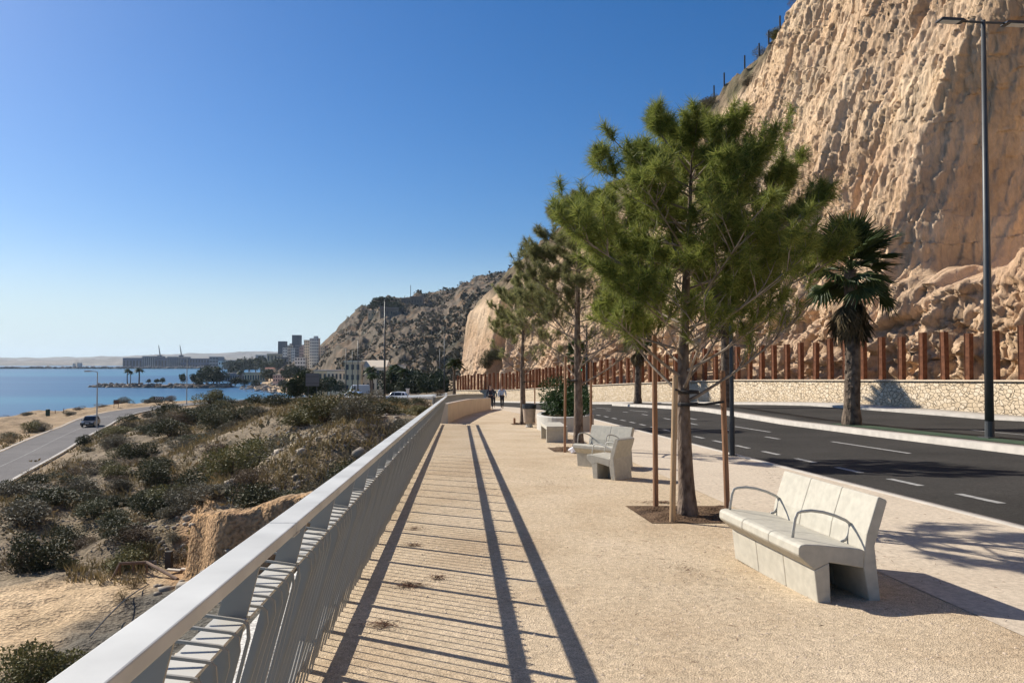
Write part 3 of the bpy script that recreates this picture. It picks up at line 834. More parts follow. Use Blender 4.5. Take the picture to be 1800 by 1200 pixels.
# ================================================================== THINGS ON AND BESIDE THE PROMENADE
# ------------------------------------------------------------------ stone retaining wall
def wall_z(Y):
    return np.interp(Y, [-30, 12, 32, 41, 52, 65, 97, 118], [1.6, 1.25, .87, .69, .45, -.12, -1.75, -2.6])
def stone_material():
    m, nt, N, L, P = new_mat("rubble_masonry")
    P.inputs["Roughness"].default_value = .92; P.inputs["Specular IOR Level"].default_value = .15
    tc = N.new("ShaderNodeTexCoord"); mp = N.new("ShaderNodeMapping"); mp.inputs["Scale"].default_value = (4.4, 4.4, 6.0); L.new(tc.outputs["Object"], mp.inputs[0])
    wv = N.new("ShaderNodeTexNoise"); wv.inputs["Scale"].default_value = 1.6; L.new(mp.outputs[0], wv.inputs[0])
    mixv = N.new("ShaderNodeMix"); mixv.data_type = 'RGBA'; mixv.blend_type = 'LINEAR_LIGHT'; mixv.inputs[0].default_value = .12
    L.new(mp.outputs[0], mixv.inputs[6]); L.new(wv.outputs[1], mixv.inputs[7])
    v1 = N.new("ShaderNodeTexVoronoi"); v1.feature = 'DISTANCE_TO_EDGE'; v1.inputs["Scale"].default_value = 1.0
    v2 = N.new("ShaderNodeTexVoronoi"); v2.inputs["Scale"].default_value = 1.0
    for v in (v1, v2): L.new(mixv.outputs[2], v.inputs["Vector"])
    sep = N.new("ShaderNodeSeparateColor"); L.new(v2.outputs["Color"], sep.inputs[0])
    r = N.new("ShaderNodeValToRGB"); e = r.color_ramp.elements
    e[0].color = (.49, .385, .26, 1); e[1].color = (.60, .50, .37, 1); k = e.new(.5); k.color = (.56, .45, .31, 1)
    L.new(sep.outputs[0], r.inputs[0])
    mr = N.new("ShaderNodeMapRange"); mr.inputs[1].default_value = .0; mr.inputs[2].default_value = .055
    L.new(v1.outputs["Distance"], mr.inputs[0])
    mo = N.new("ShaderNodeMix"); mo.data_type = 'RGBA'; mo.inputs[6].default_value = (.42, .33, .225, 1)
    L.new(mr.outputs[0], mo.inputs[0]); L.new(r.outputs[0], mo.inputs[7]); L.new(mo.outputs[2], P.inputs["Base Color"])
    t = N.new("ShaderNodeTexNoise"); t.inputs["Scale"].default_value = 9; t.inputs["Detail"].default_value = 4; L.new(tc.outputs["Object"], t.inputs[0])
    ad = N.new("ShaderNodeMath"); ad.operation = 'MULTIPLY_ADD'; ad.inputs[1].default_value = .35
    L.new(t.outputs[0], ad.inputs[0]); L.new(mr.outputs[0], ad.inputs[2])
    b = N.new("ShaderNodeBump"); b.inputs["Strength"].default_value = 1.0; b.inputs["Distance"].default_value = .07
    L.new(ad.outputs[0], b.inputs["Height"]); L.new(b.outputs[0], P.inputs["Normal"])
    return m
M_STONE = stone_material()
def wall_frame(Y):
    i = np.clip(np.searchsorted(WALL[:, 1], Y), 1, len(WALL) - 1)
    d = WALL[i] - WALL[i - 1]; d = d / np.hypot(*d)
    return np.array((wall_x(Y), Y)), d, np.array((d[1], -d[0]))
wy = np.concatenate([np.arange(-20, 60, 1.0), np.arange(60, 117.1, 1.5)])
Vb, Vc = [], []
for Y in wy:
    p, d, n = wall_frame(Y); zt = float(wall_z(Y)); zb = float(G(p[0], Y)) - .2
    a, b_ = p, p + n * .9
    Vb.append([(*a, zb), (*(a + n * .06), zt - .06), (*(b_), zt - .06), (*b_, zb)])
    a2 = p - n * .02
    Vc.append([(*a2, zt - .06), (*a2, zt), (*(b_), zt + .01), (*b_, zt - .06)])
wroot = empty("stone_wall", (wall_x(40), 40, 0), 0, "long rubble stone retaining wall with a smooth pale coping along the foot of the cliff", "wall")
def world_child(o, root):
    o.parent = root; o.matrix_parent_inverse = Matrix.Translation(-root.location) if not any(root.rotation_euler) else (Matrix.Translation(root.location) @ root.rotation_euler.to_matrix().to_4x4()).inverted()
    return o
world_child(link("masonry", grid_mesh("masonry", np.array(Vb), flip=True), M_STONE), wroot)
world_child(link("coping", grid_mesh("coping", np.array(Vc), flip=True), mat("coping_stone", (.54, .44, .32), rough=.9, var=.1, scale=1.5, bump=.3, bscale=20)), wroot)

# ------------------------------------------------------------------ rusty posts along the wall
post_protos = []
for k in range(3):
    mb = MB()
    h = 2.15
    w, t = .23, .21
    mb.box((0, 0, h / 2), (w, t, h)); mb.box((-w / 2 - .008, 0, h / 2 + .002), (.016, .25, h + .004)); mb.box((w / 2 + .008, 0, h / 2 + .002), (.016, .25, h + .004))
    post_protos.append(mb.mesh("steel_post"))
    post_protos[-1].materials.append(M_RUST)
Yp = 26.4; n_post = 0
posts = []
while Yp < 116.5:
    p, d, n = wall_frame(Yp)
    posts.append((Yp, p + n * .45, math.atan2(d[1], d[0])))
    Yp += 1.27 * d[1] + random.Random(n_post).uniform(-.05, .05); n_post += 1
def post_label(px):
    if px > 1742: return "rust brown steel post on the stone wall right of the tall grey lamp pole"
    if px > 1590: return "rust brown steel post on the stone wall between fan palm and tall lamp pole"
    if px > 1480: return "rust brown steel post on the wall close behind the big fan palm trunk"
    if px > 1290: return "rust brown steel post on the wall between the nearest pine and big fan palm"
    if px > 1130: return "rust brown steel post on the stone wall around the nearest pine trunk"
    if px > 1030: return "rust brown steel post on the wall between the second and nearest pine"
    if px > 925: return "thin looking rust steel post on the stone wall behind the hedge and second pine"
    return "distant rust steel post in the tight row above the walkers and parapet"
for i, (Yp, p, rz) in enumerate(posts):
    o = bpy.data.objects.new("steel_post", post_protos[i % 3]); COL.objects.link(o)
    rr = random.Random(i)
    o.location = (p[0], p[1], float(wall_z(Yp)) - .02)
    o.rotation_euler = (rr.uniform(-.012, .012), rr.uniform(-.015, .015), rz + rr.uniform(-.1, .1))
    o.scale = (1, 1, rr.uniform(.95, 1.05))
    tag(o, post_label(900 + 1400 * p[0] / p[1]), "post", "rusty steel posts along the stone wall")

# ------------------------------------------------------------------ railing
RU = Vector((-.065, 1.0, -.0293)); RUn = RU.normalized()
def rail_pt(q, Y, h):
    return (q - .065 * Y, Y, float(-.0293 * Y) + h)
LEAN = .25
def lq(h, off=0.0): return RAIL_Q0 + LEAN * h + off
Y0R, Y1R, PITCHR = -1.2, 33.3, .72
rail = empty("railing", rail_pt(RAIL_Q0, 8, 0), 0, "long grey steel railing with inward leaning pickets and a broad pale handrail beside the path", "railing")
def rchild(mb, name, m_, **k): return world_child(mb.build(name, m_, None, **k), rail)
def bar_q(mb, q0, q1, h0, h1, Ya, Yb):
    """box running along the railing between Ya and Yb"""
    P = []
    for Y in (Ya, Yb):
        P += [rail_pt(q0, Y, h0), rail_pt(q1, Y, h0), rail_pt(q1, Y, h1), rail_pt(q0, Y, h1)]
    return mb.add(P, [(0, 1, 2, 3), (7, 6, 5, 4), (0, 4, 5, 1), (1, 5, 6, 2), (2, 6, 7, 3), (3, 7, 4, 0)])
# handrail in lengths of 4.3 m with a narrow joint
Y = -1.7
while Y < Y1R:
    mb = MB(); e = min(Y + 4.32, Y1R)
    bar_q(mb, -.626, -.534, 1.117, 1.152, Y, e - .006)
    rchild(mb, "handrail", M_HANDRAIL, bevel=.004, seg=2)
    if e < Y1R - 1:
        mb = MB(); bar_q(mb, -.620, -.5325, 1.113, 1.118, e - .05, e + .045); mb.v = mb.v; rchild(mb, "joint_plate", M_STEEL_LIGHT)
    Y = e
n_panels = int((Y1R - Y0R) / PITCHR)
pick_far = MB()
n_pick = 0
for k in range(n_panels + 1):
    Y = Y0R + k * PITCHR
    # post: an upright plate, edge on to the path, leaning in with the pickets
    mb = MB(); P = []
    for yy in (Y - .006, Y + .006):
        P += [rail_pt(lq(-.22, -.13), yy, -.22), rail_pt(lq(-.22, -.02), yy, -.22), rail_pt(lq(1.11, -.012), yy, 1.113), rail_pt(lq(1.11, -.095), yy, 1.113)]
    mb.add(P, [(0, 1, 2, 3), (7, 6, 5, 4), (0, 4, 5, 1), (1, 5, 6, 2), (2, 6, 7, 3), (3, 7, 4, 0)])
    rchild(mb, "post", M_STEEL)
    if k == n_panels: break
    # upper and lower carrying plates
    mb = MB(); bar_q(mb, lq(.90, -.105), lq(.90, -.004), .900, .910, Y + .012, Y + PITCHR - .012); rchild(mb, "upper_plate", M_STEEL_LIGHT)
    mb = MB(); bar_q(mb, lq(.15, -.10), lq(.15, .0), .150, .162, Y + .012, Y + PITCHR - .012); rchild(mb, "lower_plate", M_STEEL)
    # pickets: flat bars, bent over the upper plate, fanned across the panel
    NP = 6
    for j in range(NP):
        f = .10 + .80 * j / (NP - 1)
        yy = Y + PITCHR * f
        twist = .022 * (f - .5)
        dep, th = .010, .009
        prof = []           # centre line: (q, h)
        hb = -.03
        prof.append((lq(hb, .012 + twist), hb)); prof.append((lq(.16, .012 + twist), .16))
        prof.append((lq(.87, .030 - twist), .87))
        r = .028
        qc = lq(.90, .024 - twist)
        for s_ in (.35, .7, 1.0):
            a_ = s_ * math.pi / 2
            prof.append((qc - r * (1 - math.cos(a_)), .893 + r * math.sin(a_)))
        prof.append((qc - .13 - .03 * (1 - f), .935)); 
        V = []
        for i_, (q_, h_) in enumerate(prof):
            d = np.array(prof[min(i_ + 1, len(prof) - 1)]) - np.array(prof[max(i_ - 1, 0)]); d /= np.hypot(*d)
            nn = np.array((-d[1], d[0]))
            w_ = dep * (1.0 if i_ < 3 else .8) / 2
            for yy_ in (yy - th / 2, yy + th / 2):
                V.append(rail_pt(q_ + nn[0] * w_, yy_, h_ + nn[1] * w_)); V.append(rail_pt(q_ - nn[0] * w_, yy_, h_ - nn[1] * w_))
        Fs = []
        for i_ in range(len(prof) - 1):
            a_, b_ = i_ * 4, i_ * 4 + 4
            Fs += [(a_, b_, b_ + 1, a_ + 1), (a_ + 3, b_ + 3, b_ + 2, a_ + 2), (a_ + 2, b_ + 2, b_, a_), (a_ + 1, b_ + 1, b_ + 3, a_ + 3)]
        e_ = (len(prof) - 1) * 4
        Fs += [(0, 1, 3, 2), (e_ + 2, e_ + 3, e_ + 1, e_)]
        if 2.9 < yy and n_pick < 100:
            mb = MB(); mb.add(V, Fs); rchild(mb, "picket", M_STEEL); n_pick += 1
        else:
            pick_far.add(V, Fs)
rchild(pick_far, "pickets", M_STEEL)["kind"] = "stuff"

# ------------------------------------------------------------------ rendered parapet and the slatted fence behind it
pc = np.array([(np.interp(Y, PAR_Y, PAR_Q) - .065 * Y, Y) for Y in np.linspace(33.7, 58.5, 40)])
def run_shell(C, prof, zf):
    """sweep a cross-section (offset to the right, height) along a plan curve"""
    T = np.gradient(C, axis=0); T /= np.linalg.norm(T, axis=1)[:, None]; Nn = np.stack([T[:, 1], -T[:, 0]], 1)
    pr = np.array(prof)
    XY = C[:, None] + Nn[:, None] * pr[None, :, :1]
    Z = zf(C)[:, None] + pr[None, :, 1]
    P = np.concatenate([XY, Z[..., None]], -1)
    mb = MB(); n, mm = P.shape[:2]; V = P.reshape(-1, 3)
    Fs = [(i * mm + j, (i + 1) * mm + j, (i + 1) * mm + (j + 1) % mm, i * mm + (j + 1) % mm) for i in range(n - 1) for j in range(mm)]
    Fs += [tuple(range(mm)), tuple(reversed(range((n - 1) * mm, n * mm)))]
    return mb.add(V, Fs)
pz = lambda C: G(C[:, 0], C[:, 1])
mb = run_shell(pc, [(0, -.3), (0, .80), (-.03, .83), (-.27, .83), (-.30, .80), (-.30, -.3)], pz)
o = mb.build("parapet", M_PARAPET)
tag(o, "low curved sand coloured parapet wall where the railing ends, left of the walkers", "parapet")
fc = np.array([(np.interp(Y, PAR_Y, PAR_Q) - .065 * Y - .55, Y) for Y in np.linspace(33.4, 60, 70)])
fr = empty("railing", (fc[20][0], fc[20][1], float(pz(fc[20:21])[0])), 0, "curved far end of grey railing running behind the rendered parapet", "railing")
world_child(run_shell(fc, [(-.05, 1.08), (.05, 1.08), (.05, 1.12), (-.05, 1.12)], pz).build("handrail", M_HANDRAIL), fr)
world_child(run_shell(fc, [(-.04, .15), (.04, .15), (.04, .165), (-.04, .165)], pz).build("lower_plate", M_STEEL), fr)
mb = MB()
L_ = np.concatenate([[0], np.cumsum(np.hypot(*np.diff(fc, axis=0).T))])
for s_ in np.arange(0, L_[-1], .14):
    x, y = np.interp(s_, L_, fc[:, 0]), np.interp(s_, L_, fc[:, 1]); z = float(G(x, y))
    mb.box((x, y, z + .5), (.02, .02, 1.16))
pk = world_child(mb.build("pickets", M_STEEL), fr); pk["kind"] = "stuff"
for s_ in np.arange(0, L_[-1], 1.9):
    x, y = np.interp(s_, L_, fc[:, 0]), np.interp(s_, L_, fc[:, 1]); z = float(G(x, y))
    world_child(MB().box((x - .03, y, z + .45), (.08, .02, 1.28)).build("post", M_STEEL), fr)

# ------------------------------------------------------------------ benches
PLINTH = [(0, 0), (.10, 0), (.09, .32), (-.03, .27)]
SEATP = [(-.03, .27), (.09, .32), (.365, .27), (.37, .40), (.335, .412), (.28, .42), (.15, .437), (.0, .455), (-.10, .462), (-.135, .455), (-.15, .435), (-.152, .385), (-.14, .365)]
BACKP = [(.41, 0), (.50, 0), (.455, .43), (.56, .755), (.555, .77), (.495, .795), (.483, .785), (.42, .60), (.392, .52), (.382, .46), (.375, .42), (.37, .40), (.365, .27)]
def bench(loc, rz, L, segs, label, group, arms=True):
    b = empty("concrete_bench" if segs > 1 else "concrete_chair", loc, rz, label, "bench" if segs > 1 else "chair", group)
    for nm, pr in (("plinth", PLINTH), ("seat", SEATP), ("backrest", BACKP)):
        mb = MB()
        for s_ in range(segs):
            a_, e_ = s_ * L / segs, (s_ + 1) * L / segs
            mb.prism(pr, a_ + (.0013 if s_ else 0), e_ - (.0013 if s_ < segs - 1 else 0))
        mb.build(nm, M_CONC_B, b, bevel=.008, seg=2)
    if L > .5:
        MB().prism([(.095, .0), (.405, .0), (.362, .275), (.088, .325)], L * .62, L - .04).build("core", M_RUBBER if False else M_CONC_B, b)
    if arms:
        ys = [.24, L - .06] if segs > 1 else [.07, L - .07]
        for y_ in ys:
            pts = [(-.075, .45), (-.065, .52), (-.05, .60), (-.03, .645), (0, .655), (.08, .66), (.18, .645), (.28, .615), (.37, .575), (.395, .555), (.40, .52), (.385, .46), (.36, .425), (.32, .415)]
            mb = MB().tube([(u, y_, h) for u, h in pts], .0125, n=8, flat=.5)
            mb.build("armrest", M_STEEL_LIGHT, b, smooth=True)
    return b
z = float(G(2.25, 6.5))
bench((2.26, 5.92, float(G(2.3, 6.6)) - .01), R(8.3), 1.46, 3, "pale concrete bench with steel armrests nearest the camera, right of the nearest pine", "concrete seats along the promenade")
chair_ = bench((1.40, 13.80, float(G(1.6, 14)) - .02), R(-42), .54, 1, "single concrete armchair seen from behind, standing close in front of another bench", "concrete seats along the promenade")
chair_.scale = (.93, .93, .93)
bench((2.03, 15.25, float(G(2, 15.4)) - .02), R(48), .98, 2, "concrete bench partly hidden behind the single armchair, turned towards the sea", "concrete seats along the promenade")
# backless bench in front of the planter
bb = empty("backless_bench", (.97, 22.4, float(G(1.2, 23))), R(4), "long backless concrete bench on two end panels in front of the hedge planter", "bench")
MB().box((.30, .78, .42), (.60, 1.6, .10)).build("seat", M_CONC_B, bb, bevel=.01)
MB().box((.30, .06, .18), (.596, .10, .374)).build("leg", M_CONC_B, bb)
MB().box((.30, 1.49, .18), (.596, .10, .374)).build("leg", M_CONC_B, bb)
MB().box((.34, .78, .185), (.08, 1.33, .364)).build("spine", M_CONC_B, bb)

# ------------------------------------------------------------------ planter with a clipped shrub
pl = empty("planter", (2.0, 29.8, float(G(1.9, 29.5))), R(-8), "oval white concrete planter holding a green hedge", "planter")
prof = [(1.0, -.05), (1.0, .53), (.985, .55), (.86, .55), (.85, .53), (.85, .40)]
MB().lathe(prof, n=40, sx=1.05, sy=2.3).build("wall", M_CONC, pl, smooth=False)
MB().lathe([(.84, .38), (.84, .45)], n=32, sx=1.05, sy=2.3).build("soil", M_SOIL, pl)

# ------------------------------------------------------------------ litter bin
tb = empty("litter_bin", (.66, 30.6, float(G(.7, 30.6))), .1, "tapered tan litter bin with a dark rim on a short foot beside the third pine", "litter bin")
MB().lathe([(.12, 0), (.15, .02), (.13, .06), (.12, .18)], n=16).build("foot", M_CONC, tb)
MB().lathe([(.19, .16), (.21, .18), (.255, .70), (.255, .71)], n=24).build("bucket", mat("bin_tan", (.40, .31, .23), rough=.8, var=.1, scale=6), tb)
MB().lathe([(.258, .71), (.275, .72), (.275, .87), (.245, .88), (.235, .80)], n=24).build("rim", M_DARK_STEEL, tb)

# ------------------------------------------------------------------ lamps
def lamp_prom(loc, rz, label):
    l = empty("street_lamp", loc, rz, label, "street lamp", "low promenade lamps")
    MB().tube([(0, 0, 0), (0, 0, .9)], .062, n=14).build("sleeve", M_DARK_STEEL, l, smooth=False)
    MB().tube([(0, 0, .9), (0, 0, 4.5)], [.05, .042], n=12).build("pole", M_DARK_STEEL, l)
    MB().box((-.0, 0, .012), (.20, .20, .024)).build("base_plate", M_DARK_STEEL, l)
    h = MB().box((-.36, 0, 4.46), (.62, .22, .05), top=.85).build("lamp_head", M_DARK_STEEL, l, bevel=.012)
    MB().box((-.42, 0, 4.432), (.40, .16, .008)).build("diffuser", mat("lamp_diffuser", (.7, .72, .72), rough=.3), h)
    return l
lamp_prom((5.0, 18.15, float(G(5.0, 18.1))), 0, "dark promenade lamp post with flat head, behind the nearest pine at the road edge")
lamp_prom((3.62, 38.6, float(G(3.6, 38.6))), 0, "dark promenade lamp post behind the trunk of the second pine")
def lamp_tall(loc, H, rz, label, double=True, rad=.115, arm=1.1, pm=None):
    M_POLE = pm or MATS["lamp_pole_steel"]
    l = empty("street_lamp", loc, rz, label, "street lamp", "tall road lamps")
    MB().tube([(0, 0, 0), (0, 0, .45)], rad * 1.05, n=16).build("sleeve", M_POLE, l)
    MB().tube([(0, 0, .45), (0, 0, H * .35), (0, 0, H)], [rad, rad * .85, rad * .5], n=16).build("pole", M_POLE, l, smooth=True)
    MB().box((0, 0, .01), (.4, .4, .03)).build("base_plate", M_POLE, l)
    for s_ in ((-1, 1) if double else (-1,)):
        MB().tube([(0, 0, H - .06), (s_ * arm * .55, 0, H - .05)], .032, n=8).build("arm", M_POLE, l)
        h = MB().box((s_ * (arm * .55 + .36), 0, H - .045), (.76, .30, .085), top=.8).build("lamp_head", M_DARK_STEEL, l, bevel=.015)
        MB().box((s_ * (arm * .55 + .40), 0, H - .092), (.52, .22, .012)).build("diffuser", mat("lamp_diffuser", (.7, .72, .72), rough=.3), h)
    return l
zl = float(G(12.9, 21.6)) + .06
lamp_tall((12.98, 21.7, zl), 11.45, R(6), "tall grey double armed lamp post on the median nearest the camera")
for px, py, Y, H, lab in [(865, 692, 122, 11.3, "slim tall lamp post standing just behind the walkers"),
                          (781, 696, 150, 11.3, "slim tall lamp post before the sawn sandstone slab above the railing end"),
                          (773, 696, 190, 11.5, "thinner distant lamp post left of the one before the sandstone slab"),
                          (676, 704, 92, 11.6, "tall dark lamp post rising above the dry shrubs near the white car"),
                          (629, 702, 150, 11.3, "slim lamp post right of the white van, before the tan wall"),
                          (619, 700, 185, 11.3, "thin lamp post standing left of the white van"),
                          (608, 700, 165, 10.5, "thin lamp post above the blue and white car")]:
    p = at(px, py, Y)
    lamp_tall((p[0], p[1], p[2]), H, R(20), lab, double=px in (676, 865), rad=.13, pm=M_DARK_STEEL)
def lamp_low(p, H, lab):
    l = empty("street_lamp", p, R(15), lab, "street lamp", "pale lamps of the lower road")
    MB().tube([(0, 0, -.3), (0, 0, H * .5), (0, 0, H)], [.10, .085, .06], n=10).build("pole", M_STEEL_LIGHT, l)
    MB().tube([(0, 0, H), (-.5, 0, H + .12), (-1.0, 0, H + .14)], .05, n=8).build("arm", M_STEEL_LIGHT, l)
    h = MB().box((-1.25, 0, H + .13), (.95, .36, .18), top=.7).build("lamp_head", M_STEEL_LIGHT, l, bevel=.03)
    MB().box((-1.25, 0, H + .035), (.6, .26, .02)).build("diffuser", mat("lamp_diffuser", (.7, .72, .72), rough=.3), h)
p = at(170, 756, 111); lamp_low((p[0], p[1], float(terrain(p[0], p[1]))), 7.9, "pale single arm lamp post beside the black car on the lower road")
p = at(328, 716, 152); lamp_low((p[0], p[1], float(terrain(p[0], p[1]))), 9.0, "pale single arm lamp post by the chevron board at the bend")
# two small fittings seen with the second pine: a green traffic light
tl = empty("traffic_light", (5.05, 59, float(G(5.0, 59))), 0, "small traffic light showing green, seen beside the second pine trunk", "traffic light")
MB().tube([(0, 0, 0), (0, 0, 3.3)], .06, n=10).build("pole", M_DARK_STEEL, tl)
hd = MB().box((0, 0, 3.0), (.30, .26, .9)).build("housing", M_DARK_STEEL, tl)
mg, nt, N, L, P = new_mat("green_signal"); P.inputs["Base Color"].default_value = (.0, .3, .12, 1); P.inputs["Emission Color"].default_value = (.05, 1, .5, 1); P.inputs["Emission Strength"].default_value = 2.2
MB().lathe([(.10, 0), (.10, .02)], n=14).build("lens", mg, hd)
for c_ in hd.children: c_.location = (0, -.13, 2.72); c_.rotation_euler = (R(90), 0, 0)

# ------------------------------------------------------------------ tree pits and stakes
def pit(x0, x1, y0, y1, label, sk=0.0):
    n = 26
    X = np.linspace(x0, x1, n)[None].repeat(n, 0); Y = np.linspace(y0, y1, n)[:, None].repeat(n, 1)
    X = X - .09 * (Y - y0)
    e = np.minimum(np.minimum(np.arange(n), np.arange(n)[::-1])[None], np.minimum(np.arange(n), np.arange(n)[::-1])[:, None])
    Z = G(X, Y) + .006 + np.clip(.025 + .035 * fbm(X * 5, Y * 5, 0, 3, 7), .0, .1) * np.clip(e / 4, 0, 1)
    o = link("tree_pit", grid_mesh("tree_pit", np.stack([X, Y, Z], -1), flip=False), M_SOIL, smooth=False)
    o["kind"] = "structure"
pit(1.62, 2.95, 9.30, 10.62, "soil pit")
pit(1.02, 2.2, 19.2, 20.5, "soil pit")
pit(.02, 1.0, 32.4, 33.5, "soil pit")
def stake(x, y, h, m_, label, lean=(0, 0), r=.035):
    z = float(G(x, y))
    o = MB().tube([(0, 0, -.05), (lean[0] * h, lean[1] * h, h - .02), (lean[0] * h, lean[1] * h, h)], [r, r * .94, r * .7], n=10).build("tree_stake", m_, None, smooth=False)
    o.location = (x, y, z); tag(o, label, "stake", "wooden tree stakes")
stake(1.88, 9.40, 1.72, M_STAKE_P, "pale round stake standing close left of the nearest pine trunk", (.03, .02))
stake(1.86, 10.35, 2.25, M_STAKE, "reddish stake just behind the pale stake of the nearest pine", (-.005, 0))
stake(2.64, 9.80, 1.78, M_STAKE, "brown stake standing right of the nearest pine, before the bench end", (-.03, 0))
stake(1.26, 19.1, 2.3, M_STAKE, "thin reddish stake left of the second pine trunk", (.01, 0), .032)
stake(2.02, 20.4, 2.2, M_STAKE, "reddish stake right of the second pine trunk", (.0, 0), .032)
stake(.96, 33.6, 2.2, M_STAKE, "thin stake right of the third pine behind the litter bin", (0, 0), .03)
stake(.10, 32.6, .27, M_STAKE, "short stake stub left of the third pine", (0, 0), .05)

# ------------------------------------------------------------------ white bag lying at the second pine
bm = bmesh.new(); bmesh.ops.create_icosphere(bm, subdivisions=3, radius=.13)
for v in bm.verts:
    k = 1 + .28 * float(noise3(v.co.x * 14, v.co.y * 14, v.co.z * 14, 3)); v.co = Vector((v.co.x * 1.25, v.co.y, max(v.co.z, -.06) * .85)) * k
me = bpy.data.meshes.new("plastic_bag"); bm.to_mesh(me); bm.free()
o = link("plastic_bag", me, mat("white_plastic", (.75, .72, .74), rough=.5), smooth=True)
o.location = (1.52, 18.9, float(G(1.5, 18.9)) + .07); tag(o, "crumpled white plastic bag on the ground at the second pine trunk", "bag")

# debris of needles on the path
def litter(name, cx, cy, rx, ry, n, seed):
    g = np.random.default_rng(seed)
    V, Fs = [], []
    for i in range(n):
        a = g.uniform(0, 6.28); rr = abs(g.normal(0, .5))
        x, y = cx + rr * rx * math.cos(a), cy + rr * ry * math.sin(a); z = float(G(x, y)) + g.uniform(.004, .022)
        t = g.uniform(0, 6.28); l = g.uniform(.03, .08); c, s = math.cos(t), math.sin(t)
        b = len(V)
        V += [(x, y, z), (x + c * l, y + s * l, z + g.uniform(-.002, .01)), (x + c * l * .5 - s * .004, y + s * l * .5 + c * .004, z + .003)]
        Fs.append((b, b + 1, b + 2))
    return V, Fs
Va, Fa = [], []
for (cx, cy, rx, ry, n, sd_) in [(-.83, 6.4, .16, .10, 260, 1), (-.62, 6.65, .10, .06, 120, 2), (-.86, 5.35, .18, .10, 200, 3), (-.98, 8.0, .14, .07, 120, 5), (-1.1, 8.9, .14, .07, 100, 6), (2.05, 10.9, .5, .2, 500, 4), (1.5, 7, 1.4, 3.2, 420, 7), (.6, 13, 1.6, 5, 420, 8), (3.4, 8, .7, 4, 300, 9), (4.6, 13, .8, 6, 320, 10)]:
    V, Fs = litter("x", cx, cy, rx, ry, n, sd_); b = len(Va); Va += V; Fa += [tuple(i + b for i in f) for f in Fs]
o = link("fallen_needles", raw_mesh("fallen_needles", Va, Fa), mat("dead_needles", (.13, .06, .03), rough=.9)); tag(o, kind="stuff")
# loose stones on the sand
V, Fs = [], []
g = np.random.default_rng(5)
for i in range(2600):
    Y = 3.4 + 14 * g.random() ** 1.6; q = -.75 + 4.4 * g.random(); x = float(XQ(q, Y)); s = g.uniform(.004, .012); z = float(G(x, Y))
    b = len(V)
    V += [(x - s, Y - s * .7, z), (x + s, Y - s * .8, z), (x + s * .8, Y + s, z), (x - s * .7, Y + s * .8, z), (x + s * g.uniform(-.3, .3), Y, z + s * .9)]
    Fs += [(b, b + 1, b + 4), (b + 1, b + 2, b + 4), (b + 2, b + 3, b + 4), (b + 3, b, b + 4)]
o = link("pebbles", raw_mesh("pebbles", V, Fs), mat("pebble_stone", (.52, .41, .30), rough=.9, var=.3, scale=30)); tag(o, kind="stuff")

# ================================================================== VEGETATION
M_NEEDLE = leaf_mat("pine_needles", (.09, .125, .026), (.29, .30, .075), rough=.5, trans=.42)
M_NEEDLE_GREY = leaf_mat("grey_pine_needles", (.17, .19, .07), (.40, .38, .17), rough=.55, trans=.42)
M_PALM = leaf_mat("palm_leaf", (.035, .058, .018), (.085, .105, .032), rough=.45, trans=.12)
M_PALM_DEAD = leaf_mat("dead_palm_leaf", (.055, .045, .022), (.14, .10, .055), rough=.85)
M_PALM_TRUNK = mat("palm_trunk", (.06, .045, .035), rough=.95, col2=(.22, .17, .125), scale=5, bump=1.0, bscale=9, stretch=(1, 1, .8), bdist=.06, spec=.1)
M_HEDGE = leaf_mat("hedge_leaf", (.022, .048, .016), (.055, .095, .03), rough=.5, trans=.1)
M_TREE_LEAF = leaf_mat("tree_leaf", (.028, .045, .02), (.065, .085, .035), rough=.6, trans=.1)
M_TWIG = mat("twig", (.14, .105, .075), rough=.95, var=.3, scale=12)

def unit(a): return a / np.maximum(np.linalg.norm(a, axis=-1, keepdims=True), 1e-9)

def needles(C, AX, per, length, width, seed, spread=.95):
    """tufts of needles: C (n,3) centres, AX (n,3) axes"""
    g = np.random.default_rng(seed)
    n = len(C); N_ = n * per
    c = np.repeat(C, per, 0); a = np.repeat(AX, per, 0)
    d = unit(a * (1.0 - spread * .55) + unit(g.normal(size=(N_, 3))) * spread)
    l = length * g.uniform(.7, 1.15, (N_, 1))
    s = unit(np.cross(d, unit(g.normal(size=(N_, 3)))))
    c = c + a * g.uniform(-.07, .05, (N_, 1)) + g.normal(0, .008, (N_, 3))
    tip = c + d * l + np.array((0, 0, -.012))
    V = np.stack([c - s * width / 2, c + s * width / 2, tip], 1).reshape(-1, 3)
    Fs = np.arange(N_ * 3).reshape(-1, 3)
    return V, Fs

def leaf_quads(C, Dn, size, seed, asp=.45):
    """small leaf blades: C (n,3), preferred normal/growth Dn (n,3)"""
    g = np.random.default_rng(seed); n = len(C)
    d = unit(Dn + .8 * g.normal(size=(n, 3))); s = unit(np.cross(d, unit(g.normal(size=(n, 3)))))
    l = size * g.uniform(.6, 1.3, (n, 1)); w = l * asp
    V = np.stack([C, C + d * l * .5 + s * w / 2, C + d * l, C + d * l * .5 - s * w / 2], 1).reshape(-1, 3)
    return V, np.arange(n * 4).reshape(-1, 4)

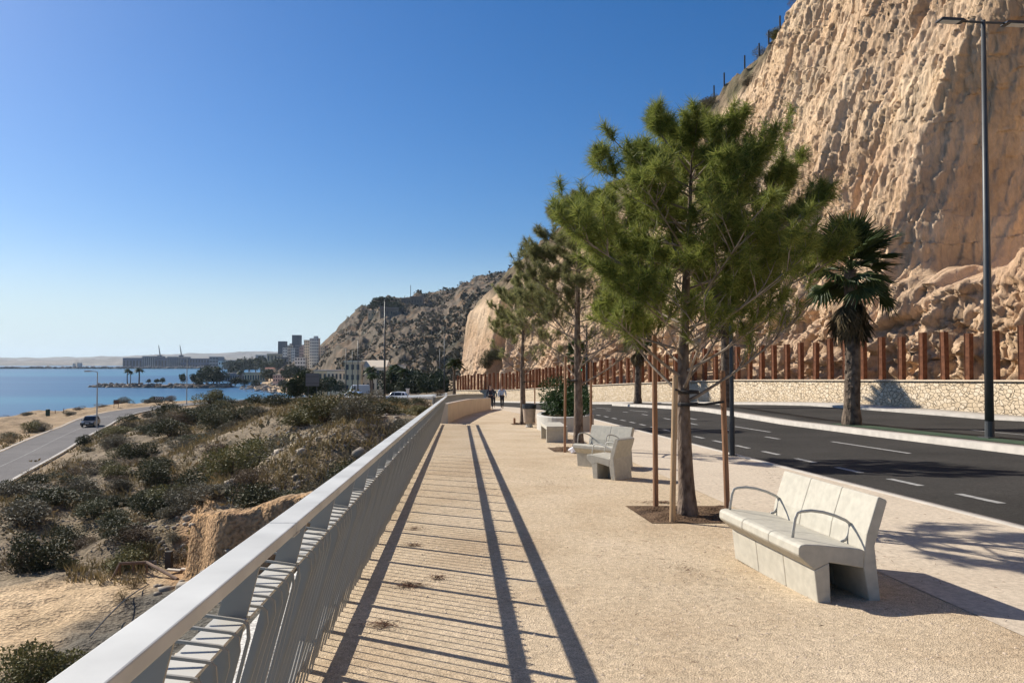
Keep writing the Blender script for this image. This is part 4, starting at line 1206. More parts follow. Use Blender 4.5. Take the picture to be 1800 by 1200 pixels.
def pine(loc, H, seed, env, label, needle_mat, nb=34, tuft_len=.135, width=.006, per=70, r0=.105, h0=1.25, dens=1.0, bare=2.1, rz=0, lean=(0, 0), extra=()):
    rr = random.Random(seed); g = np.random.default_rng(seed)
    t = empty("pine_tree", loc, rz, label, "pine tree", "young pines along the promenade")
    def axis(h):
        k = h / H
        return Vector((lean[0] * k + .05 * math.sin(k * 5 + seed), lean[1] * k + .05 * math.cos(k * 4 + seed), h))
    hs = np.linspace(-.1, H * .985, 26)
    rad = [r0 * (1 + .45 * math.exp(-max(h, 0) / .18)) * max(1 - h / H, .03) ** .78 for h in hs]
    MB().tube([axis(h) for h in hs], rad, n=12).build("trunk", M_BARK, t, smooth=True)
    limbs = MB(); C, AX = [], []
    def tuft(p, d, k=1):
        C.append(tuple(p)); AX.append(tuple(d))
    def twig(p, d, L, r, depth, leafy):
        pts = [p]; dd = d.copy(); seg_ = 4 if depth < 2 else 3
        for i in range(seg_):
            dd = (dd + Vector((rr.uniform(-.16, .16), rr.uniform(-.16, .16), rr.uniform(.0, .16)))).normalized()
            pts.append(pts[-1] + dd * (L / seg_))
        limbs.tube(pts, [r * (1 - .75 * i / seg_) + .0018 for i in range(seg_ + 1)], n=4 if depth else 6, cap=False)
        if leafy > rr.random():
            tuft(pts[-1], dd)
            if rr.random() < .8 * leafy * dens: tuft(pts[-2], (dd + Vector((rr.uniform(-.4, .4), rr.uniform(-.4, .4), .3))).normalized())
            if rr.random() < .35 * leafy * dens: tuft(pts[-2] * .5 + pts[-1] * .5, dd)
        if depth < 2:
            n = rr.choice((2, 3, 3)) if depth == 1 else 0
            for _ in range(n):
                i = rr.randint(1, seg_)
                sd = (dd + Vector((rr.uniform(-.9, .9), rr.uniform(-.9, .9), rr.uniform(-.1, .6)))).normalized()
                twig(pts[i], sd, L * rr.uniform(.35, .6), r * .5, depth + 1, leafy)
        return pts, dd
    for b in range(nb):
        k = (b + .3) / nb
        h = h0 + (H * .97 - h0) * k ** .9
        a = b * 2.399963 + rr.uniform(-.35, .35)
        L = float(np.interp(h, env[0], env[1])) * rr.uniform(.75, 1.1)
        # asymmetric crown
        L *= 1 + .06 * math.cos(a - .3) * (h < H * .7)
        el = R(np.interp(k, [0, .12, .45, .8, 1], [30, 20, 14, 20, 48])) + rr.uniform(-.14, .14)
        p = axis(h); d = Vector((math.cos(a) * math.cos(el), math.sin(a) * math.cos(el), math.sin(el)))
        pts = [p]; n = 7
        for i in range(n):
            d = (d + Vector((rr.uniform(-.07, .07), rr.uniform(-.07, .07), .045 if h < bare else .035))).normalized()
            pts.append(pts[-1] + d * L / n)
        rb = .006 + .0075 * (L / 1.6)
        if h < H * .38: rb *= 1.5
        limbs.tube(pts, [rb * (1 - .72 * i / n) + .002 for i in range(n + 1)], n=6, cap=False)
        leafy = .25 if h < bare * .8 else (.62 if h < bare else 1.0)
        ns = max(4, int(5 + L * 5.5 * dens))
        for s_ in range(ns):
            f = rr.uniform(.28 if h > bare else .45, 1.0)
            i = min(int(f * n), n - 1); q = pts[i].lerp(pts[i + 1], f * n - i)
            dd = (pts[i + 1] - pts[i]).normalized()
            side = dd.cross(Vector((0, 0, 1))).normalized() * rr.choice((-1, 1))
            sd = (dd * rr.uniform(.35, .9) + side * rr.uniform(.3, .95) + Vector((0, 0, rr.uniform(.05, .6)))).normalized()
            twig(q, sd, L * rr.uniform(.16, .36) * (1.25 - f * .45), rb * .42, 1, leafy)
        if leafy > rr.random() - .2:
            tuft(pts[-1], d); tuft(pts[-1] - d * .06, d)
    top = axis(H * .97)
    for i in range(7):
        tuft(top + Vector((rr.uniform(-.06, .06), rr.uniform(-.06, .06), rr.uniform(-.12, .1))), Vector((rr.uniform(-.3, .3), rr.uniform(-.3, .3), 1)).normalized())
    limbs.build("limbs", M_LIMB, t, smooth=True)
    C, AX = np.array(C), np.array(AX)
    V, Fs = needles(C, AX, per, tuft_len, width, seed)
    link("crown", raw_mesh("crown", V, Fs), needle_mat, t)
    return t, len(C)

t1, c1 = pine((2.13, 9.78, float(G(2.1, 9.8))), 4.68, 3, ([1.2, 1.6, 2.1, 2.7, 3.3, 3.9, 4.4, 5.2], [1.55, 1.7, 1.80, 1.80, 1.58, 1.12, .70, .20]),
     "large green young pine with a thick straight trunk nearest the camera", M_NEEDLE, nb=52, r0=.100, h0=1.35, dens=.85, bare=2.0, tuft_len=.165, per=46, width=.008, lean=(.06, .05))
t2, c2 = pine((1.60, 19.9, float(G(1.6, 19.9))), 6.3, 8, ([1.5, 2.2, 3.2, 4.2, 5.2, 6.3], [1.5, 1.9, 2.05, 1.65, 1.0, .3]),
     "greyish thin crowned pine second from the camera, with bare lower limbs", M_NEEDLE_GREY, nb=42, width=.010, per=34, r0=.125, h0=1.55, dens=.95, bare=3.0, tuft_len=.15, lean=(.15, 0))
t3, c3 = pine((.44, 33.0, float(G(.4, 33))), 6.1, 15, ([1.9, 2.6, 3.6, 4.6, 5.4, 6.2], [1.5, 1.85, 1.8, 1.4, .9, .25]),
     "sparse third pine farthest along the path beside the litter bin", M_NEEDLE_GREY, nb=34, width=.014, per=26, r0=.13, h0=1.9, dens=.9, bare=3.3, tuft_len=.15, lean=(.1, 0))
print("tufts", c1, c2, c3)
# ties between trunks and stakes
def tie(name, tree_xy, stake_xy, h, label):
    x0, y0_ = tree_xy; x1, y1_ = stake_xy
    mb = MB()
    z0 = float(G(x0, y0_)) + h; z1 = float(G(x1, y1_)) + h + .03
    loop = [(x0 + .125 * math.cos(a), y0_ + .125 * math.sin(a), z0) for a in np.linspace(0, 6.28, 17)]
    mb.tube(loop, .022, n=6, cap=False)
    for s_ in (-.045, .045): mb.tube([(x0, y0_ + s_ * 2.4, z0), ((x0 + x1) / 2, (y0_ + y1_) / 2 + s_ * .7, (z0 + z1) / 2 - .02), (x1, y1_ + s_, z1)], .014, n=6)
    o = mb.build(name, M_RUBBER); tag(o, label, "tree tie", "black rubber tree ties")
tie("tree_tie", (2.15, 9.79), (1.93, 9.43), 1.52, "black tie holding the nearest pine to its pale left stake")
tie("tree_tie", (2.15, 9.79), (2.59, 9.80), 1.37, "black tie from the nearest pine to its brown right stake")
tie("tree_tie", (1.62, 19.9), (1.29, 19.12), 1.72, "black tie around the second pine trunk")
tie("tree_tie", (.46, 33.0), (.96, 33.6), 1.75, "black tie around the third pine trunk")

# ------------------------------------------------------------------ fan palms
def fan_leaf(g, nseg=17, span=2.5, rad=.75, pet=.7):
    """one fan leaf along +x: petiole then pleated fan"""
    mb = MB()
    mb.tube([(0, 0, 0), (pet * .5, 0, .03), (pet, 0, 0)], [.018, .013, .010], n=4, cap=False)
    for i in range(nseg):
        a = (i / (nseg - 1) - .5) * span
        w = span / nseg * .62
        L_ = rad * (1 - .22 * abs(a) / span) * g.uniform(.85, 1.08)
        dr = -.16 * g.uniform(.4, 1.6)
        p0 = (pet, 0, 0)
        pa = (pet + L_ * .55 * math.cos(a - w), L_ * .55 * math.sin(a - w), .0)
        pb = (pet + L_ * .55 * math.cos(a + w), L_ * .55 * math.sin(a + w), .0)
        pm = (pet + L_ * .5 * math.cos(a), L_ * .5 * math.sin(a), .05)
        pt = (pet + L_ * math.cos(a), L_ * math.sin(a), dr * L_)
        mb.add([p0, pa, pt, pm], [(0, 1, 2, 3)]); mb.add([p0, pm, pt, pb], [(0, 1, 2, 3)])
    return np.array(mb.v), mb.f
def fan_palm(loc, H, seed, label, crown=1.25, r0=.27, group="fan palms on the median", skirt=.9, nleaf=64):
    g = random.Random(seed); t = empty("fan_palm", loc, g.uniform(0, 6), label, "palm tree", group)
    hs = np.linspace(-.1, H, 18)
    MB().tube([(0.04 * math.sin(h * .8), .03 * math.cos(h), h) for h in hs], [r0 * (1.18 if h < .3 else 1.0 - .25 * h / H) for h in hs], n=14).build("trunk", M_PALM_TRUNK, t)
    mb = MB()
    for i in range(int(95 * H / 5)):
        a = i * 2.399; h = .1 + (H - .2) * (i / (95 * H / 5)); r = r0 * (1.0 - .25 * h / H)
        M = Matrix.Rotation(a, 3, 'Z') @ Matrix.Rotation(-.35 - g.uniform(0, .55), 3, 'Y')
        b = len(mb.v)
        L_ = g.uniform(.10, .26)
        pts = [Vector((0, -.055, 0)), Vector((0, .055, 0)), Vector((.03, .03, L_)), Vector((.03, -.03, L_)), Vector((-.03, 0, -.02))]
        for p in pts:
            q = M @ p; mb.v.append((q.x + r * .96 * math.cos(a), q.y + r * .96 * math.sin(a), q.z + h))
        mb.f += [(b, b + 1, b + 2, b + 3), (b + 4, b, b + 3), (b + 1, b + 4, b + 2)]
    mb.build("leaf_bases", M_PALM_TRUNK, t)
    lv, lf, dv, df = [], [], [], []
    for i in range(nleaf):
        k = (i + .5) / nleaf
        az = i * 2.399 + g.uniform(-.3, .3); el = R(np.interp(k, [0, .55, 1], [84, 34, -46])) + g.uniform(-.30, .30)
        V, Fc = fan_leaf(g, rad=crown * g.uniform(.40, .60), pet=crown * g.uniform(.26, .62))
        M = Matrix.Translation((0, 0, H - .15 + .25 * (1 - k))) @ Matrix.Rotation(az, 4, 'Z') @ Matrix.Rotation(-el, 4, 'Y') @ Matrix.Rotation(g.uniform(-.5, .5), 4, 'X')
        b = len(lv); lv += [tuple(M @ Vector(v)) for v in V]; lf += [tuple(j + b for j in f) for f in Fc]
    for i in range(int(30 * skirt)):
        az = i * 2.399 + g.uniform(-.3, .3); el = R(-62 - 22 * g.random())
        V, Fc = fan_leaf(g, nseg=9, span=1.5, rad=crown * .5, pet=crown * .38)
        M = Matrix.Translation((0, 0, H - .35 - .6 * skirt * g.random())) @ Matrix.Rotation(az, 4, 'Z') @ Matrix.Rotation(-el, 4, 'Y') @ Matrix.Rotation(g.uniform(-.6, .6), 4, 'X')
        b = len(dv); dv += [tuple(M @ Vector(v)) for v in V]; df += [tuple(j + b for j in f) for f in Fc]
    mb = MB(); mb.v, mb.f = lv, lf; mb.build("crown", M_PALM, t)
    if df: mb = MB(); mb.v, mb.f = dv, df; mb.build("dead_leaves", M_PALM_DEAD, t)
    return t
fan_palm((12.2, 28.6, float(G(12.2, 28.6)) + .05), 5.55, 1, "big fan palm with a shaggy trunk on the median, nearest the tall lamp post", crown=2.0, r0=.29, skirt=1.6)
fan_palm((11.5, 43, float(G(11.5, 43)) + .05), 5.6, 2, "fan palm seen through the nearest pine, behind the promenade lamp post", crown=1.45)
fan_palm((9.25, 58.5, float(G(9.2, 58.5)) + .1), 4.6, 3, "small fan palm by the stone wall between the second and nearest pine", crown=1.5)
fan_palm((14.4, 36.3, float(G(14, 36)) + .0), 3.9, 6, "short fan palm behind the nearest pine crown, before the stone wall", crown=1.2)  if False else None
fan_palm((6.05, 74, float(G(6, 74)) + .1), 4.4, 4, "dark fan palm by the stone wall hidden behind the second pine", crown=1.4)

# ------------------------------------------------------------------ hedge in the planter
g = np.random.default_rng(4)
def dome_points(n, rx, ry, rz_, seed, lobes=7, inner=.55, flat=0.0):
    g = np.random.default_rng(seed)
    lob = [(g.uniform(-.55, .55), g.uniform(-.55, .55), g.uniform(.15, .75), g.uniform(.32, .55)) for _ in range(lobes)]
    lob.append((0, 0, .35, .62))
    out, nrm = [], []
    per = n // len(lob)
    for cx, cy, cz, r in lob:
        d = unit(g.normal(size=(per, 3))); rad_ = r * (inner + (1 - inner) * g.random((per, 1)) ** .6)
        p = np.array((cx, cy, cz)) + d * rad_ * np.array((1, 1, .85))
        keep = p[:, 2] > -.02
        out.append(p[keep]); nrm.append(d[keep])
    P = np.concatenate(out); Nm = np.concatenate(nrm)
    return P * np.array((rx, ry, rz_)), unit(Nm + np.array((0, 0, .35)))
P, Nm = dome_points(9000, 1.05, 2.2, 1.25, 9, lobes=14, inner=.7)
V, Fs = leaf_quads(P, Nm, .11, 5, .35)
h = link("hedge", raw_mesh("hedge", V, Fs), M_HEDGE); h.location = (2.0, 29.8, float(G(1.9, 29.5)) + .42); h.rotation_euler = (0, 0, R(-8))
tag(h, "dense dark green hedge growing out of the oval planter behind the backless bench", "hedge")

# ------------------------------------------------------------------ shrubs of the valley
M_SH = [leaf_mat("shrub_dark", (.050, .058, .030), (.125, .125, .066), trans=.08),
        leaf_mat("shrub_grey", (.10, .094, .066), (.20, .18, .125), trans=.08),
        leaf_mat("shrub_olive", (.09, .092, .036), (.215, .195, .085), trans=.12),
        leaf_mat("shrub_brown", (.105, .078, .050), (.21, .155, .10), trans=.05),
        leaf_mat("shrub_straw", (.20, .15, .075), (.34, .26, .14), trans=.15)]
SH_NAME = ["dark green rounded", "grey green twiggy", "olive green leafy", "dry brown", "straw yellow dry"]
shrub_meshes = []
def shrub_mesh(kind, seed, n=1500, ls=1.0):
    g = np.random.default_rng(seed)
    P, Nm = dome_points(n, .62, .62, .80, seed, lobes=int(g.integers(5, 9)), inner=.45)
    V, Fs = leaf_quads(P, Nm, (.060 if kind != 1 else .070) * ls, seed + 1, .5 if kind in (0, 2) else .3)
    tw = MB(); r_ = random.Random(seed)
    for i in range(26):
        a = r_.uniform(0, 6.28); e = r_.uniform(.35, 1.45); L_ = r_.uniform(.45, .85) * (.8 if e > 1 else .7)
        p1 = Vector((math.cos(a) * math.cos(e), math.sin(a) * math.cos(e), math.sin(e))) * L_
        m1 = p1 * .5 + Vector((r_.uniform(-.05, .05), r_.uniform(-.05, .05), .04))
        tw.tube([(0, 0, -.05), m1, p1], [.014, .009, .003], n=3, cap=False)
    lm = raw_mesh("foliage", V, Fs); lm.materials.append(M_SH[kind])
    sm = tw.mesh("stems"); sm.materials.append(M_TWIG)
    return lm, sm
for kind in range(5):
    shrub_meshes.append([shrub_mesh(kind, 100 * kind + s_ * 7 + 3, 3600 if kind < 4 else 1500) for s_ in range(3)])
NEAR_SH = [shrub_mesh(k, 900 + k, 6500, .75) for k in (0, 2, 1)]
n_shrub = 0
def zone(x, y, px, py):
    if x < -62 and y < 185: return "on the flat by the sea"
    d, s_, a = seg_dist(np.array([x]), np.array([y]), LOWROAD)
    if d[0] < 6.5: return "at the edge of the lower road"
    q = x + .065 * y
    if y < 24 and q > -7: return "on the bank right below the railing"
    if q > -8 and y < 70: return "on the high ground behind the handrail"
    if y > 88: return "on the far rim below the embankment"
    if y < 34: return "beside the pale dirt clearing"
    if px < 260: return "in the left part of the valley"
    return "in the middle of the valley"
def shrub(x, y, kind, size, hs=1.0, mesh=None, rz=None, label=None, z=None, group="shrubs of the dry valley", name="shrub"):
    global n_shrub
    rr = random.Random(n_shrub * 13 + 5); n_shrub += 1
    lm, sm = mesh or shrub_meshes[kind][rr.randrange(3)]
    if z is None: z = float(terrain(np.array([x]), np.array([y]))[0])
    px = 900 + 1400 * x / y
    lab = label or f"{'small' if size < .75 else 'large' if size > 1.6 else 'medium sized'} {SH_NAME[kind]} shrub {zone(x, y, px, 0)}"
    s = empty(name, (x, y, z - .04), rz if rz is not None else rr.uniform(0, 6.28), lab, "shrub", group)
    s.scale = (size * rr.uniform(.9, 1.15), size * rr.uniform(.9, 1.15), size * hs * rr.uniform(.85, 1.1))
    link("foliage", lm, None, s); link("stems", sm, None, s)
    return s
def on_ground(px, py, Y): 
    p = at(px, py, Y); return float(p[0]), float(p[1])
# the ones that stand out in the picture
BIG = [(575, 756, 36, 2, 3.0, .95), (618, 770, 34, 1, 2.6, .9), (535, 740, 46, 2, 3.0, .9), (665, 742, 38, 2, 2.6, .8), (700, 730, 44, 2, 2.6, .8), (640, 722, 52, 1, 2.8, .85), (735, 722, 50, 2, 2.4, .7),
       (720, 745, 33, 1, 1.9, .8), (680, 760, 30, 2, 1.7, .85), (460, 800, 41, 2, 3.0, .95), (430, 822, 37, 1, 2.2, .9), (500, 790, 38, 1, 2.3, .8), (405, 885, 31, 2, 2.2, 1.0), (380, 850, 40, 2, 2.2, .9),
       (440, 872, 28.8, 3, 1.6, .8), (520, 850, 26.5, 0, 1.5, .7), (560, 815, 28, 1, 1.6, .7), (330, 905, 36, 0, 2.0, .95), (318, 880, 40, 2, 1.6, .9), (265, 925, 36, 0, 2.0, .8), (270, 868, 44, 0, 2.6, .8), (120, 965, 33, 0, 2.1, .7),
       (40, 935, 36, 1, 3.0, .8), (95, 905, 39, 0, 2.8, .75), (20, 890, 41, 1, 3.0, .7), (70, 1005, 28.5, 0, 2.6, .95), (30, 1015, 28.3, 3, 1.6, .8), (140, 1000, 30, 3, 1.2, .7), (160, 930, 36, 0, 1.8, .8), (205, 940, 35, 0, 1.5, .8),
       (150, 880, 43, 1, 2.3, .7), (170, 840, 50, 3, 2.2, .7), (215, 820, 56, 1, 2.8, .7), (100, 850, 50, 0, 2.4, .7), (140, 815, 58, 3, 2.0, .6), (60, 862, 47, 0, 1.7, .7), (250, 790, 66, 0, 3.2, .7), (300, 775, 74, 0, 3.6, .8),
       (200, 790, 72, 1, 3.2, .6), (330, 800, 62, 1, 2.8, .7), (360, 790, 62, 0, 2.4, .7), (380, 760, 76, 0, 3.6, .9), (350, 745, 86, 0, 4.0, .8), (420, 748, 80, 0, 3.6, .9), (460, 745, 78, 1, 3.4, .8), (300, 735, 100, 0, 4.2, .8),
       (330, 722, 118, 0, 3.6, .7), (400, 722, 108, 0, 4.2, .8), (450, 720, 104, 0, 4.0, .8), (490, 722, 96, 0, 4.0, .8), (520, 716, 100, 1, 3.4, .8), (370, 707, 150, 2, 6.6, .80), (300, 717, 140, 1, 3.6, .6), (260, 730, 120, 1, 3.2, .6),
       (225, 732, 112, 0, 3.0, .8), (150, 775, 88, 0, 2.6, .8), (195, 752, 100, 3, 2.6, .6), (20, 873, 45, 0, 1.7, .7), (125, 735, 140, 1, 2.5, .5), (75, 755, 108, 1, 2.6, 1.1), (52, 758, 106, 2, 2.4, 1.0), (20, 785, 92, 4, 2.2, .9),
       (215, 706, 160, 1, 3.8, .8), (182, 714, 152, 3, 3.0, .5), (137, 717, 156, 3, 2.6, .5), (45, 730, 150, 1, 3.2, .5), (15, 736, 146, 3, 2.6, .5), (275, 704, 166, 0, 3.6, .8), (262, 707, 164, 1, 3.0, .7), (300, 702, 168, 3, 3.2, .7),
       (424, 707, 138, 3, 3.4, .6)]
for px, py, Y, kind, size, hs in BIG:
    x, y = on_ground(px, py, Y)
    z = float(terrain(np.array([x]), np.array([y]))[0])
    shrub(x, y, kind, size * (.84 if Y < 60 else .90), hs * (.66 if px > 505 and Y < 60 else .90 if Y < 60 else .85))
# the leafy one bottom left of the picture
x, y = on_ground(60, 1190, 17.3); shrub(x, y, 2, 1.9, .85, mesh=NEAR_SH[1], label="leafy olive shrub at the near end of the dirt clearing, bottom left")
x, y = on_ground(215, 1070, 23.5); shrub(x, y, 4, .55, .9, label="small yellow tuft shrub at the edge of the grey gravel")
x, y = on_ground(235, 1030, 25.2); shrub(x, y, 4, .7, .9, label="straw coloured tuft shrub beside the bent pipe barrier")
x, y = on_ground(385, 1050, 15.5); shrub(x, y, 2, .9, .9, mesh=NEAR_SH[2], label="grey green shrub on the bank seen under the near handrail")
x, y = on_ground(500, 985, 15.0); shrub(x, y, 0, .9, .9, mesh=NEAR_SH[0], label="dark green shrub on the bank glimpsed between handrail and pickets")
# fill
g = np.random.default_rng(77); tries = 0; placed = [(on_ground(a[0], a[1], a[2]), a[4]) for a in BIG]
while n_shrub < 272 and tries < 20000:
    tries += 1
    a = R(g.uniform(-44, -5)); r = math.exp(g.uniform(math.log(22), math.log(118)))
    x, y = r * math.sin(a), r * math.cos(a)
    q = x + .065 * y
    if q > -3.2 or x < -66: continue
    dl, sl, al = seg_dist(np.array([x]), np.array([y]), LOWROAD)
    if dl[0] < 5.2 or sl[0] > 0 and g.random() < .85: continue
    if ((x + 15.5) / 7.5) ** 2 + ((y - 20) / 8) ** 2 < 1 or (x > -11.5 and y < 26): continue
    px = 900 + 1400 * x / y
    size = g.uniform(.55, 1.9) * (1 + .010 * max(0, y - 40))
    if any(math.hypot(x - p[0], y - p[1]) < .36 * (s_ + size) for p, s_ in placed): continue
    if float(fbm(x * .12, y * .12, 0, 2, 55)) < -.42: continue
    placed.append(((x, y), size))
    kind = int(g.choice([0, 1, 2, 3, 4], p=[.34, .27, .15, .17, .07]))
    shrub(x, y, kind, size, g.uniform(.5, .75))
print("shrubs", n_shrub, tries)
# dry grass between the shrubs: nobody could count it
n = 26000
a = np.radians(g.uniform(-46, -4, n)); r = np.exp(g.uniform(math.log(9), math.log(120), n))
gx, gy = r * np.sin(a), r * np.cos(a); q = gx + .065 * gy
dl, sl, al = seg_dist(gx, gy, LOWROAD)
dn = fbm(gx * .3, gy * .3, 0, 3, 41)
keep = (q < -2.0) & (dl > 3.6) & (dn > -.12) & (gx > -95) & ((gy > 27) | (gx < -12)) & ~((((gx + 15) / 6.2) ** 2 + ((gy - 19.5) / 6.8) ** 2 < 1)) & ~((gx > -11.2) & (gy < 27) & (gx < -7.5) & (dn < .35))
gx, gy, r = gx[keep], gy[keep], r[keep]
gz = terrain(gx, gy)
PB = 7
X = np.repeat(gx, PB); Y = np.repeat(gy, PB); Z = np.repeat(gz, PB); rr_ = np.repeat(r, PB); n = len(X)
X = X + g.normal(0, .10, n) * (1 + rr_ * .012); Y = Y + g.normal(0, .10, n) * (1 + rr_ * .012)
hgt = g.uniform(.10, .38, n) * (1 + rr_ * .005); wd = .010 + rr_ * .0005
an = g.uniform(0, 6.28, n); lx, ly = g.normal(0, .45, n) * hgt, g.normal(0, .45, n) * hgt
V = np.stack([np.stack([X - np.cos(an) * wd, Y - np.sin(an) * wd, Z - .03], -1), np.stack([X + np.cos(an) * wd, Y + np.sin(an) * wd, Z - .03], -1), np.stack([X + lx, Y + ly, Z + hgt], -1)], 1).reshape(-1, 3)
o = link("dry_grass", raw_mesh("dry_grass", V, np.arange(len(V)).reshape(-1, 3)), leaf_mat("dry_grass_blade", (.16, .13, .058), (.40, .31, .16), trans=.15)); tag(o, kind="stuff")
# low undergrowth that knits the scrub together
n = 2600
a = np.radians(g.uniform(-45, -4, n)); r = np.exp(g.uniform(math.log(22), math.log(125), n))
ux, uy = r * np.sin(a), r * np.cos(a); q = ux + .065 * uy
dl, sl, al = seg_dist(ux, uy, LOWROAD); dn = fbm(ux * .16, uy * .16, 0, 3, 43)
dbl_, _, _ = seg_dist(ux, uy, BLUFF)
keep = (q < -2.6) & (dl > 4.2) & (dn > -.30) & (ux > -92) & ~(((ux + 15) / 6.6) ** 2 + ((uy - 19.5) / 7.6) ** 2 < 1) & ~((ux > -11.8) & (uy < 24.5)) & (dbl_ > .8) & ~((ux > -15) & (uy < 44) & (g.random(len(ux)) < .65))
ux, uy, r = ux[keep], uy[keep], r[keep]; uz = terrain(ux, uy)
NB = 22; s0 = np.exp(g.normal(-1.15, .45, len(ux))) * (1 + r * .006)
d = unit(g.normal(size=(len(ux) * NB, 3)) + np.array((0, 0, .7))); d[:, 2] = np.abs(d[:, 2])
C = np.repeat(np.stack([ux, uy, uz], -1), NB, 0) + d * np.repeat(s0, NB)[:, None] * g.uniform(.3, 1.0, (len(d), 1)) * np.array((1.25, 1.25, .8))
V, Fs = leaf_quads(C, d, .22, 15, .55); V = V.reshape(-1, 4, 3); V = C[:, None] + (V - C[:, None]) * np.repeat(s0 ** .6, NB)[:, None, None]
o = link("undergrowth", raw_mesh("undergrowth", V.reshape(-1, 3), Fs), leaf_mat("undergrowth_leaf", (.15, .118, .06), (.34, .26, .145), trans=.08)); tag(o, kind="stuff")
# stones of the slope by the railing
V, Fs = [], []
def rock_mesh(seed, r=1.0):
    g = np.random.default_rng(seed); bm = bmesh.new(); bmesh.ops.create_icosphere(bm, subdivisions=1, radius=r)
    for v in bm.verts: v.co = v.co * float(g.uniform(.7, 1.15)); v.co.z *= .7
    vs = np.array([tuple(v.co) for v in bm.verts]); fs = np.array([[v.index for v in f.verts] for f in bm.faces]); bm.free(); return vs, fs
RK = [rock_mesh(s_) for s_ in range(5)]
def rocks(pts, sizes, name, m_):
    V, Fs, b = [], [], 0
    for i, (p, s_) in enumerate(zip(pts, sizes)):
        vs, fs = RK[i % 5]; a_ = i * 1.7; c_, s2 = math.cos(a_), math.sin(a_)
        v = vs * s_; v = np.stack([v[:, 0] * c_ - v[:, 1] * s2, v[:, 0] * s2 + v[:, 1] * c_, v[:, 2]], -1) + np.array(p)
        V.append(v); Fs.append(fs + b); b += len(v)
    o = link(name, raw_mesh(name, np.concatenate(V), np.concatenate(Fs)), m_); tag(o, kind="stuff"); return o
pts, sz = [], []
for i in range(3200):
    u = g.random()
    if u < .75: x, y = g.uniform(-14, -3.2), g.uniform(27.5, 46)
    elif u < .80:
        k_ = g.uniform(0, 4); i_ = int(k_); f_ = k_ - i_
        x = BLUFF[i_][0] * (1 - f_) + BLUFF[i_ + 1][0] * f_ - .1 + g.normal(0, .3); y = BLUFF[i_][1] * (1 - f_) + BLUFF[i_ + 1][1] * f_ - abs(g.normal(.75, .5))
    elif u < .85: x, y = g.uniform(-9.5, -4), g.uniform(8, 21)
    else: x, y = g.uniform(-40, -10), g.uniform(28, 70)
    if x + .065 * y > -2.2: continue
    pts.append((x, y, 0)); sz.append(float(np.exp(g.normal(-2.75, .6))))
pts = np.array(pts); pts[:, 2] = terrain(pts[:, 0], pts[:, 1])
rocks(pts, sz, "rubble", mat("pale_rubble", (.30, .255, .20), rough=.95, var=.35, scale=1.2))

# shrubs on the slope above the cliff
g = np.random.default_rng(8)
for i in range(36):
    si = int(np.interp(g.uniform(46, 118), y0, np.arange(NS))); k_ = g.uniform(.04, .62)
    p = CLIFF_P[si, NF + int(k_ * NN)]
    shrub(float(p[0]), float(p[1]), int(g.choice([0, 1, 2, 3], p=[.3, .3, .15, .25])), g.uniform(.9, 2.6), .65, z=float(p[2]) - .15,
          label=f"{['dark green','grey green','olive','brown'][i % 4]} scrub clump on the slope above the cliff edge", group="scrub clumps above the cliff")
    s_ = COL.objects[-1]
# dark bushes on the ledge of the far cliff
for px, py, Y in [(878, 624, 117), (868, 632, 116), (858, 640, 118), (892, 628, 112)]:
    p = at(px, py, Y); i_ = np.argmin(((CLIFF_P[..., 0] / CLIFF_P[..., 1] - p[0] / p[1]) ** 2 * 4 + ((CLIFF_P[..., 2] - EYE) / CLIFF_P[..., 1] - (p[2] - EYE) / p[1]) ** 2)); c_ = CLIFF_P.reshape(-1, 3)[i_]
    shrub(float(c_[0]) - .3, float(c_[1]) - .3, 0, 2.2, .8, z=float(c_[2]) - .4, label="dark bush clinging to the ledge of the far cliff above the walkers", group="bushes on the cliff ledge")
# thin fence posts on the skyline
for i, (px, py) in enumerate([(1396, 36), (1371, 52), (1347, 73), (1324, 92), (1260, 140), (1242, 152), (1301, 108)]):
    p = at(px, py, 75.)
    d = ((CLIFF_P[:, NF:, 0] / CLIFF_P[:, NF:, 1] - p[0] / p[1]) ** 2 + ((CLIFF_P[:, NF:, 2] - EYE) / CLIFF_P[:, NF:, 1] - (p[2] - EYE) / p[1]) ** 2)
    cand = np.argsort(d.ravel())[:12]; c_ = CLIFF_P[:, NF:].reshape(-1, 3)[cand[0]]
    o = MB().tube([(0, 0, -.8), (0, 0, 1.15)], .075, n=6).build("fence_post", M_DARK_STEEL); o.location = tuple(float(v) for v in c_)
    tag(o, "thin dark fence post standing out on the ridge line above the cliff", "post", "fence posts on the ridge")

